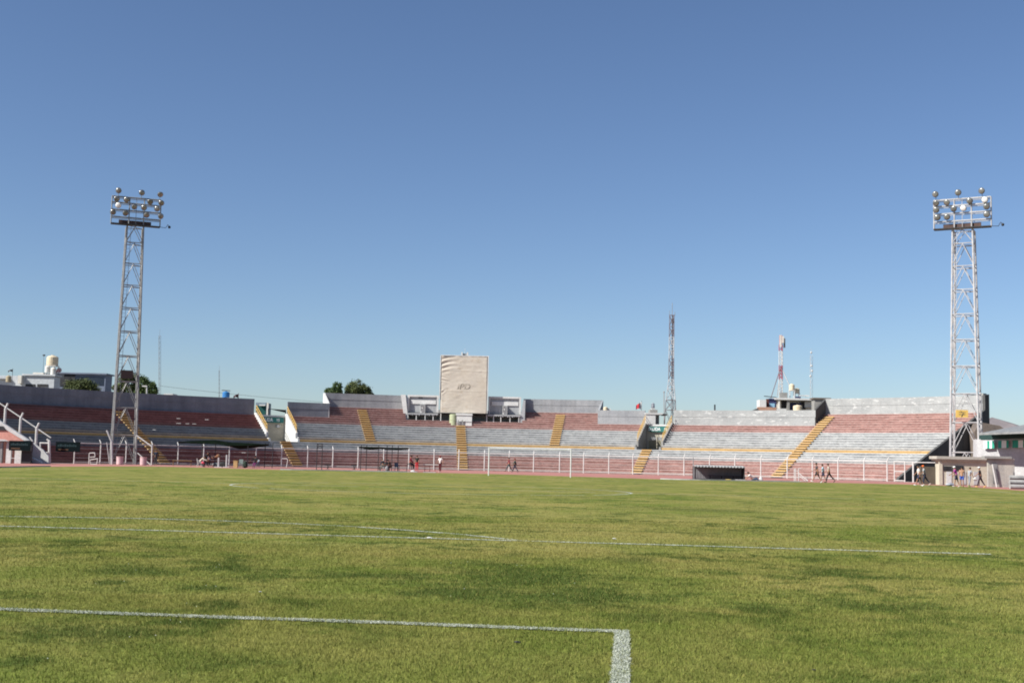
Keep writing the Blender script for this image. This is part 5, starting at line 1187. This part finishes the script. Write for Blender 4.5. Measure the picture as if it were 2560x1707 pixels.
def mast(px, pyt, v, r, label, pyb_=None, mm=GALV):
    u, z1_ = uz(px, pyt, v); b = gp(px, v); t = thing('radio_mast', label, 'mast', b); p = W(u, v, z1_)
    m_ = MB(); 
    for k in range(3): a = k*2.094; o_ = RH*math.cos(a)*r+FH*math.sin(a)*r; m_.tube(b+o_, p+o_, .03, n=4)
    n = int(z1_/1.2)
    for i in range(n):
        for k in range(3):
            a = k*2.094; c_ = (k+1)*2.094; o1 = RH*math.cos(a)*r+FH*math.sin(a)*r; o2 = RH*math.cos(c_)*r+FH*math.sin(c_)*r
            m_.tube(b.lerp(p, i/n)+o1, b.lerp(p, (i+1)/n)+o2, .018, n=3, cap=False)
    m_.build('lattice', mm, t); m_ = MB(); m_.tube(p, p+UPV*1.4, .03); m_.build('spike', mm, t); return t, p
mast(399, 838, 300, .28, 'thin pale lattice mast right of the left floodlight tower')
mast(548, 925, 380, .16, 'very faint thin mast left of the blue water tank')
t_, p_ = mast(2028, 888, 262, .30, 'thin lattice mast with small white dishes right of the rooftop tanks', mm=GALVL)
for py, s_ in ((881, 0), (914, .1), (927, .35), (940, -.3)):
    m_ = MB(); q = pt(2028+s_*6, py, 261.5); m_.lathe(q, [(.05, .1), (.2, .05), (.24, 0), (.2, -.03)], 12, axis=-FH); m_.build('dish', WHITEW, t_)
u_, z_ = uz(364, 965, 196); lp = thing('street_lamp', 'pale street lamp between the trees at the left', 'street lamp', gp(366, 196)); m_ = MB(); m_.tube(gp(367, 196), pt(367, 966, 196), .16, .12, 8); m_.build('pole', GALVL, lp); m_ = MB(); m_.hexa([pt(355, 966, 195.8), pt(367.5, 967, 195.8), pt(367.5, 967, 196.3), pt(355, 966, 196.3), pt(355, 963.5, 195.8), pt(367.5, 963.5, 195.8), pt(367.5, 963.5, 196.3), pt(355, 963.5, 196.3)]); m_.build('lamp_head', WPAINT, lp)
m_ = MB(); ua, ub, z0_, z1_ = pb(m_, 409, 432, 983.5, 215, 3, pyb=986.5); 
sk = m_.build('skylight_roof', WHITEW, loc=gp(420, 216)); tag(sk, 'small white sheet roof just above the shaded left parapet', 'roof')
m_ = MB(); 
for px in (412, 429): m_.tube(gp(px, 216), pt(px, 985, 216), .1)
m_.build('prop', GALV, sk)
bl = thing('pump_house', 'white pump house roof under the blue water tank', 'hut', gp(558, 205)); m_ = MB(); pb(m_, 536, 580, 993.5, 205, 4); m_.build('wall', WHITEW, bl)
tank(565.5, 978, 993.3, 206.5, 18, mat('blue_tank', (.03, .17, .40), (.025, .13, .33), .9, .5), 'bright blue water tank above the shaded left parapet')
m_ = MB(); u_, z_ = uz(565, 977, 206.5); m_.path([W(u_-.7, 206.5, z_+.1), W(u_+.7, 206.5, z_+.05)], .06); m_.tube(W(u_, 206.5, z_-.2), W(u_, 206.5, z_+.1), .06); tag(m_.build('tank_float_arm', DARK, loc=W(u_, 206.5, z_)), 'dark pipe fitting on top of the blue water tank', 'pipe')
# behind the left exit
gh = thing('green_hut', 'grey and green hut seen through the gap above the left exit', 'hut', gp(656, 192)); m_ = MB(); pb(m_, 640, 665.5, 1006, 192, 4); m_.build('wall', mat('slate_wall', (.20, .25, .29), None, .5, .8), gh)
m_ = MB(); pb(m_, 640, 665, 1013.5, 191.9, .08, pyb=1040); m_.build('green_panel', GREEN, gh); m_ = MB(); pb(m_, 648, 663, 1011, 191.5, .4, pyb=1014); m_.build('lamp_strip', WHITEW, gh)
m_ = MB(); pb(m_, 667, 671.5, 1006.5, 190, .3); tag(m_.build('post', OFFW, loc=gp(669, 190)), 'pale upright post right of the green hut', 'post')
m_ = MB(); m_.prism([pt(670, 1021, 189), pt(714, 1024.5, 189), pt(714, 1031.5, 189), pt(690, 1026, 189)], FH*.05); m_.tube(gp(671, 189), pt(671, 1021, 189), .08); m_.tube(gp(714, 189.5), pt(714, 1024, 189.5), .08)
tag(m_.build('shade_sail', BLACKNET, loc=gp(690, 189)), 'black triangular shade sail above the left exit', 'shade sail')
# small things above right parapets
tank(1514, 1016.5, 1026, 215, 11, TANKM, 'small beige tank top peeping over the low parapet right of the scoreboard', 0)
m_ = MB(); pb(m_, 1519, 1527, 1020.5, 215, 2); tag(m_.build('roof_box', WHITEW, loc=gp(1523, 216)), 'tiny white box beside the small beige tank top', 'box')
# hut over the right exit
hu = thing('white_hut', 'white block hut with a flat roof above the green exit sign', 'hut', W(uz(1629, 1057, 178.5)[0], 178.5, 7.0)); v_ = 177.4
m_ = MB(); ua, ub, _, z1_ = pb(m_, 1614, 1639, 1033, v_, 3, z0=7.0); m_.build('wall', WHITEW, hu)
m_ = MB(); pb(m_, 1613, 1657, 1032, v_-.1, 3.2, pyb=1035.5); m_.build('roof', WHITEW, hu)
m_ = MB(); pb(m_, 1657, 1668, 1034, v_, 2, pyb=1038); m_.build('roof_extension', DCONC, hu)
m_ = MB(); pb(m_, 1639.3, 1648, 1038, v_+1.8, .3, z0=7.0); m_.build('door', mat('door_grey', (.22, .23, .24), None, 1, .7), hu)
m_ = MB(); pb(m_, 1625, 1644, 1024, v_+.5, 2, pyb=1031.8); m_.build('tank_base', CONC, hu)
tank(1632.5, 1007, 1020, v_+1.4, 9, mat('steel_tank', (.45, .46, .48), (.25, .25, .27), 1.5, .3, metal=.7), 'shiny steel water tank on top of the white hut', uz(1632, 1024, v_+1.4)[1])
m_ = MB(); b = gp(1661, 181); m_.tube(b, pt(1660, 980, 181), .05); m_.ball(pt(1660, 979.5, 181), .11); tag(m_.build('thin_pole', mat('rust_pole', (.30, .24, .22), None, 2, .7), loc=b), 'thin pole with a small ball top left of the radio tower', 'pole')
# radio tower (red and white lattice)
RW = mat('tower_red', (.17, .13, .135), (.14, .10, .105), 1, .6)
v_ = 183.; b = gp(1676.5, v_); rt_ = thing('radio_tower', 'slender red and white lattice radio tower right of the green exit sign', 'tower', b)
ztp_ = uz(1676, 788, v_)[1]
prof = [(0, 2.15), (6.5, 1.75), (uz(1676, 1025, v_)[1], 1.55), (uz(1676, 1000, v_)[1], 1.42), (uz(1676, 972, v_)[1], 1.05), (uz(1676, 949, v_)[1], .78), (uz(1676, 921, v_)[1], .74), (uz(1676, 896, v_)[1], .74), (uz(1676, 868, v_)[1], .73), (uz(1676, 843, v_)[1], .72), (uz(1676, 816, v_)[1], .70), (ztp_, .68)]
def tc(k, i): z, r = prof[i]; a = k*2.094+.35; return Vector((b.x, b.y, z))+RH*math.sin(a)*r*1.15*1.0+FH*math.cos(a)*r
prof = [(z, r*.5) for z, r in prof]
for i in range(len(prof)-1):
    m_ = MB()
    for k in range(3):
        m_.tube(tc(k, i), tc(k, i+1), .05, n=6); m_.tube(tc(k, i+1), tc(k+1, i+1), .045, n=5); m_.tube(tc(k, i), tc(k+1, i+1), .036, n=4); m_.tube(tc(k+1, i), tc(k, i+1), .036, n=4)
    o = m_.build('lattice_section', [RW if i in (0, 1, 2, 5, 6, 9, 10) and i not in (3, 4, 7, 8) else GALVL], rt_)
m_ = MB(); tz = Vector((b.x, b.y, ztp_)); m_.tube(tz, tz+UPV*(uz(1676, 757, v_)[1]-ztp_), .04); m_.tube(tz-RH*.45, tz+RH*.45, .05); m_.tube(tz-RH*.4, tz-RH*.4+UPV*.7, .03); m_.tube(tz+RH*.4, tz+RH*.4+UPV*.5, .03); m_.build('antenna', GALV, rt_)
m_ = MB(); m_.ball(pt(1683, 805, v_), .2); m_.build('small_dish', DARK, rt_); m_ = MB(); m_.tube(Vector((b.x, b.y, 0)), tz, .045); m_.build('cable_duct', GALV, rt_)
m_ = MB(); m_.tube(gp(1787, 200), pt(1787, 1011, 200), .12); tag(m_.build('chimney_pipe', DARK, loc=gp(1787, 200)), 'short dark pipe above the low parapet with flaking paint', 'pipe')
# building with phone mast
hb = thing('rooftop_house', 'cluttered flat roofed house with a white hut and navy panels under the phone mast', 'house', gp(1965, 262)); v_ = 258.
m_ = MB(); pb(m_, 1941, 2040, 1001, v_+2, 8, z0=0); m_.build('wall', OFFW, hb)
m_ = MB(); pb(m_, 1938, 2038, 995, v_-.5, 10, pyb=999.5); m_.build('roof', WHITEW, hb)
for nm, a, c_, t, bo, mm, dv in (('hut_wall', 1899, 1915.5, 999, 1022, WHITEW, -.5), ('panel', 1916, 1923, 997, 1022, MAROON, .6), ('panel', 1923, 1941, 996, 1008, NAVY, .4), ('window', 1924, 1937, 1008, 1020, mat('pale_glass', (.25, .45, .60), None, 1, .3), .3), ('panel', 1937, 1941, 1008, 1022, NAVY, .4), ('pillar', 1946, 1950, 1000, 1025, OFFW, -.3), ('opening', 1955, 1967, 1001, 1024, DARK, 1.5), ('pillar', 1968, 1974, 1001, 1025, CONC, -.2), ('panel', 1976, 2003, 1007, 1025, NAVY, 1.4), ('opening', 2003, 2014, 1004, 1022, DARK, 1.5), ('parapet', 1942, 1966, 1021, 1026, WHITEW, -1.0), ('ledge', 1894, 1941, 1017.5, 1026, mat('clay_tile', (.42, .25, .18), None, .7, .9), -.9), ('back_wall', 1949, 1969, 981, 995, CONC, 1.0), ('sheet', 2000, 2013, 987.5, 990, WHITEW, 1), ('sheet', 2014, 2023, 987.5, 991, WHITEW, 1.2), ('box', 1989, 2002, 991, 996, NAVY, 0.5), ('box', 2012, 2030, 1004, 1018, WHITEW, 1.3)):
    m_ = MB(); pb(m_, a, c_, t, v_+dv, .6 if nm != 'hut_wall' else 3, pyb=bo); m_.build(nm, mm, hb)
m_ = MB(); m_.prism([pt(1883, 1026, v_-2), pt(1894, 1026, v_-2), pt(1896, 1020, v_-2)], FH*3); m_.build('dark_sheet', DCONC, hb)
m_ = MB(); m_.tube(pt(1910, 990, v_), pt(1942, 993.5, v_), .08); m_.build('pipe', DARK, hb)
tank(1994, 1012, 1027, v_-2, 22, TANKM, 'squat beige tank on the cluttered house, lowest of the three', 0, 'rooftop tanks at the right')
zr = uz(1980, 994, v_+2)[1]
tank(1979.5, 959, 975.5, v_+2, 14, TANKM, 'beige banded tank on a tall stand, highest on the cluttered house', zr, 'rooftop tanks at the right')
tank(1992.5, 970, 982.5, v_+3, 13, TANKM, 'beige banded tank on a lower stand, right of the highest one', zr, 'rooftop tanks at the right')
cm = thing('phone_mast', 'red and white phone mast with panel antennas and splayed legs', 'mast', gp(1953, v_+6)); vm = v_+6
def sec(pya, pyb_, mm, r=.42):
    m_ = MB(); p0, p1 = pt(1952.5+(.002)*(pyb_-900), pyb_, vm), pt(1952.5, pya, vm); p0.x += 0
    for k in range(3): a = k*2.094+.5; o_ = RH*math.cos(a)*r+FH*math.sin(a)*r; m_.tube(p0+o_, p1+o_, .08, n=5)
    n = max(2, int((p1-p0).length/.7))
    for i in range(n):
        for k in range(3):
            a = k*2.094+.5; c_ = a+2.094; m_.tube(p0.lerp(p1, i/n)+RH*math.cos(a)*r+FH*math.sin(a)*r, p0.lerp(p1, (i+1)/n)+RH*math.cos(c_)*r+FH*math.sin(c_)*r, .05, n=4)
    m_.build('mast_section', mm, cm)
TR = mat('mast_red', (.38, .07, .10), None, 1, .6)
sec(948, 1000, WPAINT); sec(913, 948, TR); sec(877, 913, WPAINT); sec(862, 877, TR); sec(838, 862, TR, .3)
for px, a, c_, dv in ((1950, 838, 868, -.6), (1955.5, 841, 858, -.8), (1961.5, 845, 869, .2)):
    m_ = MB(); u_, z1_ = uz(px, a, vm); z0_ = uz(px, c_, vm)[1]; m_.ubox(u_-.18, u_+.18, vm+dv-.1, vm+dv+.1, z0_, z1_); m_.tube(W(u_, vm+dv, (z0_+z1_)/2), W(uz(1953, 850, vm)[0], vm, (z0_+z1_)/2), .04); m_.build('panel_antenna', (OFFW, OFFW, GALV)[(px > 1955)+(px > 1960)], cm)
q0 = pt(1952.5, 916, vm)
for px, py, dv in ((1927, 995, -2), (1977, 972, -1.5), (1943, 990, 3)):
    m_ = MB(); m_.tube(q0, pt(px, py, vm+dv), .09, n=5); 
    m_.build('splayed_leg', GALVL if px != 1927 else RW, cm)
m_ = MB(); pb(m_, 2033, 2078, 994, 250, 3, pyb=997.5); o = m_.build('distant_roof', mat('brown_roof', (.16, .13, .11), None, .7, .9), loc=gp(2055, 251)); tag(o, 'dark brown flat roof edge just above the tall right parapet', 'roof')
m_ = MB(); pb(m_, 2036, 2074, 998, 250.3, 2.4); m_.build('wall', CONC, o)
